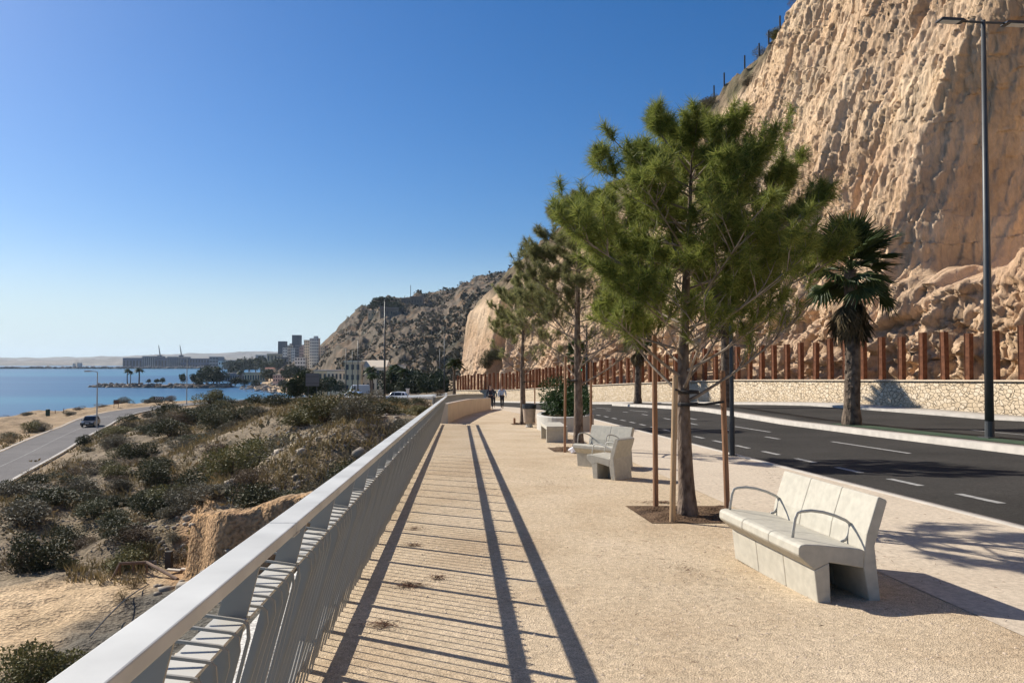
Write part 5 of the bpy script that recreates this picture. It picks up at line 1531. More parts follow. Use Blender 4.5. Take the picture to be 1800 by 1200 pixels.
# ================================================================== PEOPLE
def skin_obj(name, joints, edges, root, m_, parent, sub=1):
    me = bpy.data.meshes.new(name)
    me.from_pydata([j[:3] for j in joints], edges, []); me.update()
    o = link(name, me, m_, parent)
    sk = o.modifiers.new("skin", 'SKIN')
    lay = me.skin_vertices[0] if me.skin_vertices else None
    if lay is None:
        me.attributes  # pragma
    for i, j in enumerate(joints):
        r = j[3] if hasattr(j[3], '__len__') else (j[3], j[3])
        me.skin_vertices[0].data[i].radius = r
        me.skin_vertices[0].data[i].use_root = (i == root)
    sk.use_smooth_shade = True
    sb = o.modifiers.new("sub", 'SUBSURF'); sb.levels = sub; sb.render_levels = sub
    return o
def ensure_skin(me):
    bm = bmesh.new(); bm.from_mesh(me); bm.verts.layers.skin.verify(); bm.to_mesh(me); bm.free()
_old_skin = skin_obj
def skin_obj(name, joints, edges, root, m_, parent, sub=1):
    me = bpy.data.meshes.new(name)
    me.from_pydata([tuple(j[:3]) for j in joints], edges, []); me.update()
    ensure_skin(me)
    o = link(name, me, m_, parent)
    for i, j in enumerate(joints):
        r = j[3] if hasattr(j[3], '__len__') else (j[3], j[3])
        me.skin_vertices[0].data[i].radius = r
        me.skin_vertices[0].data[i].use_root = (i == root)
    sk = o.modifiers.new("skin", 'SKIN'); sk.use_smooth_shade = True
    sb = o.modifiers.new("sub", 'SUBSURF'); sb.levels = sub; sb.render_levels = sub
    return o
M_SKIN = mat("skin", (.42, .26, .18), rough=.6)
M_HAIR = mat("dark_hair", (.03, .022, .018), rough=.7)
def person(loc, rz, label, shirt, trousers, stride=.22, armout=0.0, hgt=1.72, bag=None):
    p = empty("person", loc, rz, label, "person", "walkers on the promenade"); p.scale = (hgt / 1.72,) * 3
    J = [(0, 0, .95, (.145, .10)), (0, 0, 1.15, (.13, .095)), (0, .0, 1.38, (.165, .105)), (0, .01, 1.47, .06), (0, .02, 1.54, .055), (0, .03, 1.62, (.085, .10)), (0, .03, 1.70, (.07, .085)),
         (-.09, 0, .90, .085), (-.10, stride * .5, .50, .058), (-.10, stride * .85, .10, .042), (-.10, stride * .85 + .13, .05, .035),
         (.09, 0, .90, .085), (.10, -stride * .3, .50, .058), (.10, -stride * .9, .13, .042), (.10, -stride * .9 + .12, .05, .035),
         (-.19, 0, 1.40, .055), (-.25 - armout, -.06, 1.14, .043), (-.25 - armout, .06, .90, .032), (-.25 - armout, .10, .82, .03),
         (.19, 0, 1.40, .055), (.25 + armout, .05, 1.14, .043), (.25 + armout, .14, .91, .032), (.25 + armout, .18, .83, .03)]
    E = [(0, 1), (1, 2), (2, 3), (3, 4), (4, 5), (5, 6), (0, 7), (7, 8), (8, 9), (9, 10), (0, 11), (11, 12), (12, 13), (13, 14), (2, 15), (15, 16), (16, 17), (17, 18), (2, 19), (19, 20), (20, 21), (21, 22)]
    skin_obj("body", J, E, 0, M_SKIN, p)
    sj = [(0, 0, .92, (.165, .125)), (0, 0, 1.15, (.155, .12)), (0, 0, 1.37, (.185, .125)), (0, .005, 1.44, .085), J[15][:3] + (.075,), J[16][:3] + (.062,), J[17][:3] + (.05,), J[19][:3] + (.075,), J[20][:3] + (.062,), J[21][:3] + (.05,)]
    skin_obj("shirt", sj, [(0, 1), (1, 2), (2, 3), (2, 4), (4, 5), (5, 6), (2, 7), (7, 8), (8, 9)], 0, shirt, p)
    tj = [(0, 0, .98, (.16, .12)), J[7][:3] + (.11,), J[8][:3] + (.08,), J[9][:3] + (.065,), J[11][:3] + (.11,), J[12][:3] + (.08,), J[13][:3] + (.065,)]
    skin_obj("trousers", tj, [(0, 1), (1, 2), (2, 3), (0, 4), (4, 5), (5, 6)], 0, trousers, p)
    skin_obj("hair", [(0, .0, 1.66, (.092, .10)), (0, .015, 1.735, (.075, .085))], [(0, 1)], 0, M_HAIR, p)
    for sx_, a_, b_ in ((-.10, J[9], J[10]), (.10, J[13], J[14])):
        skin_obj("shoe", [(sx_, a_[1] - .05, .05, .05), (sx_, b_[1] + .02, .042, .042)], [(0, 1)], 0, M_RUBBER, p)
    if bag: MB().box((-.22, .02, 1.05), (.12, .26, .34)).build("shoulder_bag", bag, p, bevel=.03)
    return p
M_BLUE_SHIRT = mat("pale_blue_cloth", (.36, .45, .58), rough=.85)
M_NAVY = mat("navy_cloth", (.025, .028, .045), rough=.9)
M_TEAL = mat("teal_cloth", (.05, .10, .14), rough=.9)
M_JEANS = mat("dark_trousers", (.022, .024, .032), rough=.9)
def put(px, Y): 
    x = (px - 900) / 1400 * Y; return (x, Y, float(G(x, Y)))
person(put(862.5, 61), R(8), "walker in dark navy clothes beside the end of the parapet, hood or dark hair", M_NAVY, M_JEANS, .20, .03, 1.76)
person(put(867.5, 69), R(-5), "walker in teal top and dark trousers partly hidden behind the navy clothed one", M_TEAL, M_JEANS, .26, .02, 1.62)
person(put(882.5, 63), R(-10), "walker in a pale blue shirt and dark trousers, right of the two dark figures", M_BLUE_SHIRT, M_JEANS, .24, .05, 1.74, mat("white_bag_cloth", (.6, .62, .62), rough=.8))

# ================================================================== VEHICLES
def paint(name, col, rough=.28): return mat(name, col, rough=rough, spec=.6)
def car(loc, rz, label, body_m, L=4.2, W=1.78, H=1.48, van=False, group="vehicles"):
    c = empty("parked_car" if not van else "van", loc, rz, label, "car" if not van else "van")
    z0 = .30
    if not van:
        low = [(-L / 2, z0 + .05), (-L / 2 + .05, z0), (L / 2 - .05, z0), (L / 2, z0 + .1), (L / 2 - .02, .66), (L / 2 - .18, .76), (L * .22, .90), (-L * .42, .95), (-L / 2 + .03, .92), (-L / 2 - .02, .60)]
        cab = [(L * .22, .88), (L * .075, H - .06), (-.02, H), (-L * .26, H - .01), (-L * .37, H - .14), (-L * .46, .93)]
    else:
        low = [(-L / 2, z0), (L / 2 - .05, z0), (L / 2, z0 + .15), (L / 2 - .04, 1.0), (L / 2 - .10, 1.15), (-L / 2, 1.15)]
        cab = [(L / 2 - .12, 1.13), (L / 2 - .52, H - .15), (L / 2 - .85, H), (-L / 2 + .1, H), (-L / 2, H - .1), (-L / 2, 1.13)]
    def slab(mb, prof, w0, w1, zs):
        n = len(prof); V = []
        for s_ in (-1, 1):
            for x, z in prof:
                k = np.interp(z, zs, (w0, w1)); V.append((x, s_ * k / 2, z))
        mb.add(V, [tuple(reversed(range(n))), tuple(range(n, 2 * n))] + [(i, (i + 1) % n, (i + 1) % n + n, i + n) for i in range(n)])
    mb = MB(); slab(mb, low, W, W * .97, (.3, .95)); b = mb.build("body", body_m, c, bevel=.05, seg=3)
    mb = MB(); slab(mb, cab, W * .95, W * .78 if not van else W * .90, (.9, H)); mb.build("cabin", body_m, c, bevel=.05, seg=3)
    # glazing, set just proud of the cabin
    def hw(z): return np.interp(z, (.9, H), (W * .95, W * (.78 if not van else .90))) / 2 + .012
    zb, zt = (.98, H - .12) if not van else (1.25, H - .28)
    xs = [(L * .145, L * .085, -.04, -.04), (-.10, -.10, -L * .25, -L * .27), (-L * .29, -L * .30, -L * .35, -L * .395)] if not van else [(L / 2 - .55, L / 2 - .85, L / 2 - 1.25, L / 2 - 1.25)]
    for s_ in (-1, 1):
        for xb0, xt0, xt1, xb1 in xs:
            mb = MB(); V = [(xb0, s_ * hw(zb), zb), (xt0, s_ * hw(zt), zt), (xt1, s_ * hw(zt), zt), (xb1, s_ * hw(zb), zb)]
            V += [(x, y - s_ * .02, z) for x, y, z in V]
            mb.add(V, [(0, 1, 2, 3), (7, 6, 5, 4), (0, 4, 5, 1), (1, 5, 6, 2), (2, 6, 7, 3), (3, 7, 4, 0)]); mb.build("side_window", M_GLASS, c)
    def screen(nm, p0, p1, out):
        d = Vector((p1[0] - p0[0], 0, p1[1] - p0[1])); nn = Vector((d.z, 0, -d.x)).normalized() * out * .014
        a = Vector((p0[0], 0, p0[1])) + d * .10 + nn; e = Vector((p0[0], 0, p0[1])) + d * .88 + nn
        V = [(a.x, -hw(a.z) + .10, a.z), (a.x, hw(a.z) - .10, a.z), (e.x, hw(e.z) - .10, e.z), (e.x, -hw(e.z) + .10, e.z)]
        V += [(x - nn.x * 1.6, y, z - nn.z * 1.6) for x, y, z in V]
        MB().add(V, [(0, 1, 2, 3), (7, 6, 5, 4), (0, 4, 5, 1), (1, 5, 6, 2), (2, 6, 7, 3), (3, 7, 4, 0)]).build(nm, M_GLASS, c)
    screen("windscreen", cab[0], cab[1], 1); 
    screen("rear_window", cab[-1], cab[-2], -1)
    for sx_ in (L * .31, -L * .31):
        for s_ in (-1, 1):
            w = MB().lathe([(.19, -.10), (.30, -.105), (.325, -.07), (.325, .07), (.30, .105), (.19, .10)], n=22).build("wheel", M_RUBBER, c)
            w.location = (sx_, s_ * (W / 2 - .12), .325); w.rotation_euler = (R(90), 0, 0)
            r_ = MB().lathe([(.03, -.108), (.20, -.112), (.21, -.09), (.21, .09), (.20, .112), (.03, .108)], n=18).build("rim", M_STEEL_LIGHT, w)
    for s_ in (-1, 1):
        MB().box((L / 2 - .10, s_ * (W / 2 - .27), .68), (.16, .36, .14)).build("headlight", mat("lamp_glass", (.6, .62, .64), rough=.15), c, bevel=.03)
        MB().box((-L / 2 + .03, s_ * (W / 2 - .20), .80), (.08, .28, .18)).build("tail_light", mat("red_lens", (.25, .01, .01), rough=.2), c, bevel=.02)
        MB().box((L * .17, s_ * (W / 2 + .07), 1.0), (.12, .16, .11)).build("mirror", body_m, c, bevel=.02)
    MB().box((L / 2 + .0, 0, .42), (.04, W * .7, .14)).build("grille", M_RUBBER, c)
    MB().box((L / 2 + .02, 0, .56), (.012, .50, .11)).build("number_plate", mat("plate_white", (.7, .7, .7), rough=.4), c)
    return c
p = at(175, 748, 114); zc_ = float(np.interp(114, [97, 114, 130], [-7.6, -7.6, -7.3]))
car((-60.2, 114, zc_ + .03), R(-74), "black hatchback driving on the lower coast road behind the pale lamp post", paint("black_paint", (.012, .013, .015)))
p = at(695, 706, 117); car((p[0], p[1], p[2]), R(172), "white car on the upper road behind the guard rail, beside the white box sign", paint("white_paint", (.72, .72, .70)))
p = at(617, 705, 122); car((p[0], p[1], p[2]), R(165), "pale blue car on the upper road behind the guard rail, below the white van", paint("pale_blue_paint", (.35, .45, .58)))
p = at(632, 694, 190); car((p[0], p[1], p[2]), R(200), "tall white van parked before the dark trees and tan building", paint("white_paint", (.72, .72, .70)), L=4.6, W=2.0, H=2.4, van=True)

# ------------------------------------------------------------------ guard rail of the upper road
gp = [at(px, py, Y) for px, py, Y in [(560, 708, 126), (600, 706, 118), (640, 706, 112), (700, 706, 108), (760, 704, 102), (786, 702, 98)]]
gpp = smooth_poly([(p[0], p[1]) for p in gp], 8); gz_ = np.interp(np.linspace(0, 1, len(gpp)), np.linspace(0, 1, len(gp)), [p[2] for p in gp])
gr = empty("guard_rail", (gpp[0][0], gpp[0][1], gz_[0]), 0, "long pale steel guard rail along the upper road in front of the cars", "guard rail")
mb = MB()
for s_ in range(len(gpp) - 1):
    a, b_ = gpp[s_], gpp[s_ + 1]; za, zb_ = gz_[s_], gz_[s_ + 1]
    mb.add([(a[0], a[1], za + .55), (b_[0], b_[1], zb_ + .55), (b_[0], b_[1], zb_ + .78), (a[0], a[1], za + .78), (a[0], a[1] + .08, za + .48), (b_[0], b_[1] + .08, zb_ + .48), (b_[0], b_[1] + .08, zb_ + .80), (a[0], a[1] + .08, za + .80)],
           [(0, 1, 2, 3), (7, 6, 5, 4), (3, 2, 6, 7), (1, 0, 4, 5)])
world_child(mb.build("beam", mat("pale_rail", (.60, .63, .66), rough=.5, metal=.1)), gr)
for s_ in range(0, len(gpp), 2):
    a = gpp[s_]; world_child(MB().box((a[0], a[1] + .12, gz_[s_] + .2), (.10, .12, 1.2)).build("post", M_STEEL_LIGHT), gr)
# dark retaining wall of the embankment that leads down to the lower road
rw = smooth_poly([(-58, 152), (-48, 146.5), (-36, 143), (-26, 137), (-20, 131)], 8); rz_ = np.interp(np.linspace(0, 1, len(rw)), [0, .3, .6, 1], [-6.6, -6.1, -5.5, -4.9])
rwm = empty("retaining_wall", (rw[0][0], rw[0][1], rz_[0]), 0, "low dark concrete retaining wall under the bend of the road, beyond the scrub valley", "wall")
mb = MB(); mb2 = MB()
for s_ in range(len(rw) - 1):
    a, b_ = rw[s_], rw[s_ + 1]; za, zb_ = rz_[s_], rz_[s_ + 1]
    mb.add([(a[0], a[1], za - 3), (b_[0], b_[1], zb_ - 3), (b_[0], b_[1], zb_ + .5), (a[0], a[1], za + .5), (a[0] + .2, a[1] + .5, za - 3), (b_[0] + .2, b_[1] + .5, zb_ - 3), (b_[0] + .2, b_[1] + .5, zb_ + .5), (a[0] + .2, a[1] + .5, za + .5)], [(0, 1, 2, 3), (7, 6, 5, 4), (3, 2, 6, 7)])
    mb2.add([(a[0] - .1, a[1] - .1, za + .5), (b_[0] - .1, b_[1] - .1, zb_ + .5), (b_[0] - .1, b_[1] - .1, zb_ + .66), (a[0] - .1, a[1] - .1, za + .66), (a[0] + .3, a[1] + .6, za + .5), (b_[0] + .3, b_[1] + .6, zb_ + .5), (b_[0] + .3, b_[1] + .6, zb_ + .66), (a[0] + .3, a[1] + .6, za + .66)], [(0, 1, 2, 3), (7, 6, 5, 4), (3, 2, 6, 7)])
world_child(mb.build("wall_face", mat("dark_masonry", (.13, .115, .10), rough=.95, var=.3, scale=1.5)), rwm)
world_child(mb2.build("coping", mat("grey_coping", (.26, .24, .22), rough=.9)), rwm)
p = at(716.5, 702, 101); sg = empty("box_sign", (p[0], p[1], p[2]), R(10), "small white box sign on a post behind the dry shrubs", "sign")
MB().tube([(0, 0, -.3), (0, 0, .8)], .06, n=8).build("post", M_STEEL_LIGHT, sg); MB().box((0, 0, 1.05), (.40, .12, .55)).build("panel", mat("white_sign", (.72, .72, .70), rough=.5), sg, bevel=.02)
MB().box((0, 0, 1.36), (.52, .16, .07)).build("cap", mat("white_sign", (.72, .72, .70), rough=.5), sg)
# big sign seen from behind
p = at(549, 702, 118); sg = empty("road_sign", (p[0], p[1], p[2]), R(14), "large grey road sign seen from behind, in front of a dark pine", "sign")
MB().box((0, 0, 2.95), (1.95, .05, 1.9)).build("panel", mat("sign_back", (.13, .145, .17), rough=.6), sg, bevel=.01)
for zz in (2.4, 3.4): MB().box((0, -.05, zz), (1.9, .05, .07)).build("rail", M_POLE, sg)
for xx in (-.6, .6): MB().tube([(xx, .06, -.3), (xx, .06, 3.8)], .05, n=8).build("post", M_POLE, sg)
# chevron board at the bend
p = at(279, 706, 160); cb = empty("chevron_board", (p[0], p[1], p[2]), R(-8), "black chevron board with white arrowheads at the bend of the lower road", "sign")
MB().box((0, 0, .75), (2.15, .06, .55)).build("panel", mat("sign_black", (.02, .02, .022), rough=.5), cb)
for i in range(4):
    x = -.80 + i * .46; mb = MB()
    for s_ in (-1, 1):
        mb.add([(x, -.038, .75 + s_ * .24), (x + .15, -.038, .75 + s_ * .24), (x + .36, -.038, .75), (x + .21, -.038, .75)], [(0, 1, 2, 3)] if s_ < 0 else [(3, 2, 1, 0)])
    mb.build("chevron", mat("white_sign", (.72, .72, .70), rough=.5), cb)
for xx in (-.8, .8): MB().box((xx, .06, .25), (.08, .06, 1.0)).build("post", M_POLE, cb)
# bits by the lower road
p = at(204, 718, 148); ib = empty("information_board", (p[0], p[1], p[2]), R(15), "brown information board on two posts between the lower road and the sea", "sign")
MB().box((0, 0, 1.25), (.85, .06, .75)).build("panel", mat("brown_panel", (.12, .07, .05), rough=.7), ib)
for xx in (-.38, .38): MB().box((xx, .06, .5), (.08, .08, 2.3)).build("post", M_STAKE, ib)
p = at(84, 730, 143); lb = empty("litter_bin", (p[0], p[1], p[2]), 0, "dark green waste bin on the dirt flat near the sea edge", "litter bin")
MB().lathe([(.30, -.1), (.34, .05), (.36, .95), (.30, 1.05)], n=14).build("bucket", mat("bin_green", (.015, .05, .04), rough=.6), lb)
MB().lathe([(.37, .95), (.33, 1.10), (.05, 1.16)], n=14).build("lid", mat("bin_green", (.015, .05, .04), rough=.6), lb)
for px, py in ((97, 728), (112, 725), (63, 733)):
    p = at(px, py + 1, 148); o = MB().box((0, 0, .35), (.10, .10, 1.1), top=.9).build("bollard", M_STAKE); o.location = tuple(p); tag(o, "short brown post on the dirt flat near the dark green bin", "bollard", "short posts by the sea edge")
# bent pipe barrier, post and boards in the clearing
def gpt(x, y): return (x, y, float(terrain(np.array([x]), np.array([y]))[0]))
pb = [at(197, 1011, 26.3), at(211, 990, 26.6), at(258, 988, 26.8), at(312, 1012, 25.6)]
br = empty("pipe_barrier", tuple(pb[0]), 0, "bent rusty pipe barrier lying across the dirt clearing", "barrier")
world_child(MB().tube([pb[0] - np.array((0, 0, .15)), pb[1], pb[2], pb[3] - np.array((0, 0, .1))], .055, n=8).build("pipe", mat("dull_rust", (.20, .13, .09), rough=.9, var=.2, scale=4)), br)
for f_ in (pb[1], (pb[1] + pb[2]) / 2, pb[2]):
    zt_ = gpt(f_[0], f_[1])[2]
    world_child(MB().tube([(f_[0], f_[1], zt_ - .2), (f_[0], f_[1], f_[2])], .035, n=6).build("support", mat("dull_rust", (.20, .13, .09), rough=.9)), br)
p = gpt(*on_ground(297, 992, 27.2)); o = MB().box((0, 0, .18), (.20, .20, .75)).build("marker_post", mat("dark_wood", (.06, .055, .05), rough=.9)); o.location = p; tag(o, "stubby dark square post beside the pipe barrier and earth bluff", "post")
for i, (px, py, a_) in enumerate([(305, 996, .1), (326, 991, .25)]):
    x, y = on_ground(px, py, 26.6); p = gpt(x, y); o = MB().box((0, 0, .10), (.42 - .12 * i, .16, .05)).build("loose_board", mat("bleached_board", (.62, .58, .50), rough=.8)); o.location = p; o.rotation_euler = (0, .1, a_)
    tag(o, ("longer" if i == 0 else "shorter") + " bleached white board lying by the dark marker post at the bluff foot", "board")
x0, y0_ = on_ground(158, 1105, 20.0); x1, y1_ = on_ground(262, 1020, 25.5)
zz0, zz1 = gpt(x0, y0_)[2], gpt(x1, y1_)[2]
o = MB().tube([(x0 + (x1 - x0) * t_, y0_ + (y1_ - y0_) * t_, zz0 + (zz1 - zz0) * t_ + .16 * math.sin(t_ * 3.14) + .04) for t_ in np.linspace(0, 1, 12)], .018, n=5).build("steel_cable", M_POLE); tag(o, "thin dark cable stretched across the grey gravel of the clearing", "cable")

# ================================================================== TOWN, PORT, CASTLE
M_B_WHITE = mat("facade_white", (.82, .78, .70), rough=.9, var=.05, scale=.2)
M_B_CREAM = mat("facade_cream", (.74, .61, .45), rough=.9, var=.06, scale=.2)
M_B_PINK = mat("facade_pink", (.64, .45, .36), rough=.9, var=.08, scale=.2)
M_B_TAN = mat("facade_tan", (.66, .48, .29), rough=.9, var=.10, scale=.25)
M_B_GREY = mat("facade_grey", (.23, .23, .24), rough=.85, var=.08, scale=.2)
M_B_DARK = mat("facade_dark", (.085, .095, .115), rough=.7, var=.1, scale=.1)
M_B_NAVY = mat("facade_navy", (.07, .09, .15), rough=.6, var=.15, scale=.03)
M_ROOF = mat("roof_grey", (.30, .27, .25), rough=.9)
M_ROOF_RED = mat("roof_tile", (.26, .10, .065), rough=.9, var=.2, scale=1)
M_WIN = mat("window_dark", (.035, .04, .05), rough=.25, spec=.5)
WIN_MESH = {}
def building(px0, px1, ytop, ybot, Y, wall, label, floors=4, cols=4, depth=None, rz=0.0, roof=None, wfrac=(.5, .5), balcony=False, group=None, name="building", side_cols=2, zbase=None, penthouse=False, gable=False):
    w = (px1 - px0) / 1400 * Y; xc = ((px0 + px1) / 2 - 900) / 1400 * Y
    zt = EYE + (636 - ytop) / 1400 * Y; zb_ = EYE + (636 - ybot) / 1400 * Y
    h = zt - zb_; d = depth or max(6, w * .7)
    b = empty(name, (xc, Y + d / 2, zb_), rz, label, "building", group)
    MB().box((0, 0, h / 2 - 2), (w, d, h + 4)).build("wall", wall, b)
    if gable:
        MB().add([(-w / 2 - .3, -d / 2 - .3, h), (w / 2 + .3, -d / 2 - .3, h), (w / 2 + .3, d / 2 + .3, h), (-w / 2 - .3, d / 2 + .3, h), (-w / 2 - .3, 0, h + d * .22), (w / 2 + .3, 0, h + d * .22)], [(0, 1, 5, 4), (2, 3, 4, 5), (0, 4, 3), (1, 2, 5), (3, 2, 1, 0)]).build("roof", roof or M_ROOF_RED, b)
    else:
        MB().box((0, 0, h + .22), (w + .5, d + .5, .44)).build("roof", roof or M_ROOF, b)
    if penthouse: MB().box((w * .12, 0, h + 1.7), (w * .45, d * .5, 2.5)).build("penthouse", wall, b)
    if floors * cols:
        fh = h / floors; cw = w / cols
        ww, wh = cw * wfrac[0], fh * wfrac[1]
        key = (round(ww, 2), round(wh, 2))
        if key not in WIN_MESH:
            WIN_MESH[key] = MB().box((0, 0, 0), (ww, .16, wh)).mesh("window"); WIN_MESH[key].materials.append(M_WIN)
        for f_ in range(floors):
            for c_ in range(cols):
                o = bpy.data.objects.new("window", WIN_MESH[key]); COL.objects.link(o); o.parent = b
                o.location = (-w / 2 + cw * (c_ + .5), -d / 2, fh * (f_ + .5))
        for sd_ in ((-1,) if xc > -.0 else (1,)) if side_cols else ():
            for f_ in range(floors):
                for c_ in range(side_cols):
                    o = bpy.data.objects.new("window", WIN_MESH[key]); COL.objects.link(o); o.parent = b
                    o.rotation_euler = (0, 0, R(90)); o.location = (sd_ * w / 2, -d / 2 + d / side_cols * (c_ + .5), fh * (f_ + .5))
        if balcony:
            for f_ in range(floors):
                MB().box((0, -d / 2 - .6, fh * f_ + .5), (w * .96, 1.2, 1.0)).build("balcony", M_B_WHITE, b)
    return b
TB = "apartment blocks of the distant town"
building(488.5, 501, 600, 650, 1500, M_B_DARK, "shorter of the two dark slab towers above the town", 14, 5, depth=16, wfrac=(.6, .45), side_cols=0)
building(513, 526.5, 589, 650, 1500, M_B_DARK, "taller of the two dark slab towers above the town", 18, 5, depth=16, wfrac=(.6, .45), side_cols=0)
building(544, 560, 595, 652, 880, M_B_WHITE, "tall white balconied apartment block at the foot of the castle hill", 11, 4, balcony=True, penthouse=True)
building(534, 544, 598, 652, 900, M_B_CREAM, "tall cream apartment block left of the white balconied one", 11, 3)
building(560, 571, 610, 652, 930, M_B_CREAM, "cream apartment block right of the tall white balconied one", 8, 3)
building(571, 586, 608, 650, 960, M_B_PINK, "pinkish apartment block highest up against the hill slope", 8, 4)
building(497, 505, 611, 655, 1150, M_B_WHITE, "narrow white apartment block below the shorter dark tower", 9, 2)
building(505, 513, 607, 655, 1120, M_B_CREAM, "cream apartment block between the two dark towers", 9, 3, penthouse=True)
building(512, 520, 612, 655, 1050, M_B_WHITE, "white apartment block below the taller dark tower", 9, 3)
building(519, 527, 607, 655, 1000, M_B_GREY, "grey apartment block right below the taller dark tower", 9, 3)
building(526, 536, 610, 656, 960, M_B_PINK, "pink apartment block left of the cream one", 9, 3, penthouse=True)
building(518, 537, 628, 660, 860, M_B_WHITE, "white block with a blank side wall in front of the pink one", 5, 4)
building(469, 500, 622, 652, 1200, mat("facade_shell", (.42, .34, .22), rough=.9, var=.2, scale=.05), "pale shell shaped hall with a dark side left of the towers", 2, 5, depth=40, wfrac=(.3, .6))
building(486, 504, 628, 655, 1100, M_B_DARK, "dark low block before the shell shaped hall", 3, 4)
building(449, 465, 624, 634, 2100, M_B_PINK, "wide pinkish block far off on the left of the town", 4, 6)
building(430, 466, 655, 672, 640, M_B_TAN, "long low tan beach pavilion before the town", 1, 8, depth=10, wfrac=(.5, .5))
building(396, 430, 656, 673, 650, M_B_GREY, "long low grey beach pavilion at the root of the jetty", 1, 8, depth=10)
building(480, 497, 659, 671, 520, M_B_PINK, "small pink beach house left of the dark pine", 2, 4)
building(493, 514, 649, 660, 700, M_ROOF_RED, "low red brown building behind the pink beach house", 1, 5)
building(466, 481, 648, 662, 760, M_B_CREAM, "low cream house behind the beach pavilion", 2, 4, gable=True)
building(552, 575, 652, 690, 330, M_B_TAN, "tall tan wall with openings left of the lamp posts", 2, 3, depth=8)
building(575, 609, 652, 690, 310, M_B_CREAM, "tan house with two storeys behind the round trees", 2, 5, depth=10)
building(606, 634, 636, 690, 300, M_B_TAN, "tan tower like house with a flat roof behind the white van", 3, 3, depth=12, roof=M_B_CREAM)
building(634, 678, 645, 690, 305, M_B_CREAM, "long tan building with a sloping roof beside the tall dark lamp post", 2, 5, depth=12, gable=True, roof=M_B_CREAM)
building(686, 708, 643, 688, 290, M_B_WHITE, "white villa with dark windows above the palm grove", 2, 3, depth=9)
# castle walls on the hill
for px0, px1, yt, yb, lab in [(646, 668, 546, 556, "tan bastion wall on the left shoulder of the castle hill"), (668, 700, 541, 556, "long dark fortress wall below the trees of the hilltop"), (705, 722, 524, 534, "low fortress building on the flat hilltop"), (722, 742, 521, 535, "fortress keep on the flat hilltop under the thin mast")]:
    hp = hill_pt((px0 + px1) / 2, yb - 1); building(px0, px1, yt, yb + 3, hp[1] - 6, M_B_TAN if px0 == 646 else mat("fort_stone", (.20, .155, .115), rough=.95, var=.2, scale=.1), lab, 1, 4, depth=14, wfrac=(.2, .3), side_cols=0)
hp = hill_pt(722, 524); o = MB().tube([(0, 0, 0), (0, 0, 14)], .35, n=6).build("mast", M_POLE); o.location = tuple(hp); tag(o, "thin mast on the highest flat part of the castle hill", "mast")
# port across the bay
building(216, 250, 629, 648, 1950, M_B_NAVY, "leftmost dark blue port warehouse across the bay", 1, 6, depth=60, side_cols=0)
building(250, 272, 626, 648, 1930, M_B_GREY, "pale ribbed grey port shed between two dark blue ones", 1, 6, depth=60, wfrac=(.4, .8), side_cols=0)
building(272, 294, 629, 648, 1930, M_B_NAVY, "dark blue port warehouse below the left harbour crane", 1, 4, depth=60, side_cols=0)
building(294, 318, 627, 648, 1930, M_B_GREY, "ribbed grey port shed below the right harbour crane", 1, 7, depth=60, wfrac=(.4, .8), side_cols=0)
building(318, 368, 630, 648, 1920, M_B_NAVY, "long dark blue port warehouse right of the cranes", 2, 10, depth=60, side_cols=0)
building(368, 384, 627, 649, 1880, M_B_GREY, "grey port building with horizontal window rows at the right end", 4, 3, depth=40, wfrac=(.8, .4), side_cols=0)
building(384, 402, 634, 652, 1700, M_B_WHITE, "low pale port building right of the grey one", 2, 4, depth=30, side_cols=0)
building(400, 446, 633, 652, 1650, M_B_GREY, "long low grey town building left of the lamp mast", 2, 9, depth=30, side_cols=0)
building(128, 133, 639, 647, 1900, M_WHITEWALL, "left of two small white sheds on the breakwater", 0, 0, depth=8)
building(136, 142, 638, 647, 1900, M_WHITEWALL, "right of two small white sheds on the breakwater", 0, 0, depth=8)
bwk = []
g = np.random.default_rng(3)
for i in range(420):
    px = g.uniform(-140, 400); p = at(px, 646, 1860 + g.uniform(-6, 6)); bwk.append((p[0], p[1], -13.5 + g.uniform(-1.5, 2.2)))
rocks(bwk, list(g.uniform(3, 7, 420)), "breakwater_rocks", mat("breakwater_stone", (.12, .115, .11), rough=.95))
o = MB().box((0, 0, 0), (760, 40, 4.4)).build("breakwater", mat("breakwater_stone", (.12, .115, .11), rough=.95)); p = at(125, 646, 1890); o.location = (p[0], p[1], -13.0); o["kind"] = "structure"
for px, lab in ((281, "harbour crane with a raised jib, left of two"), (318.5, "harbour crane with a raised jib, right of two")):
    Y = 2050; x = (px - 900) / 1400 * Y; zb_ = EYE + (636 - 646) / 1400 * Y
    c = empty("harbour_crane", (x, Y, zb_), 0, lab, "crane")
    for a in ((-4, -4), (4, -4), (4, 4), (-4, 4)): MB().tube([(a[0], a[1], 0), (a[0] * .7, a[1] * .7, 22)], .9, n=6).build("leg", M_B_DARK, c)
    MB().box((0, 0, 27), (9, 9, 10)).build("machine_house", M_B_DARK, c)
    MB().tube([(1, 0, 30), (-1.5, 0, 46), (-3.5, 0, 58)], [1.6, 1.2, .7], n=6).build("jib", M_B_DARK, c)
p = at(441, 656, 560); lamp_tall((p[0], p[1], p[2]), 13.5, 0, "lone pale lamp mast rising before the beach pavilion")

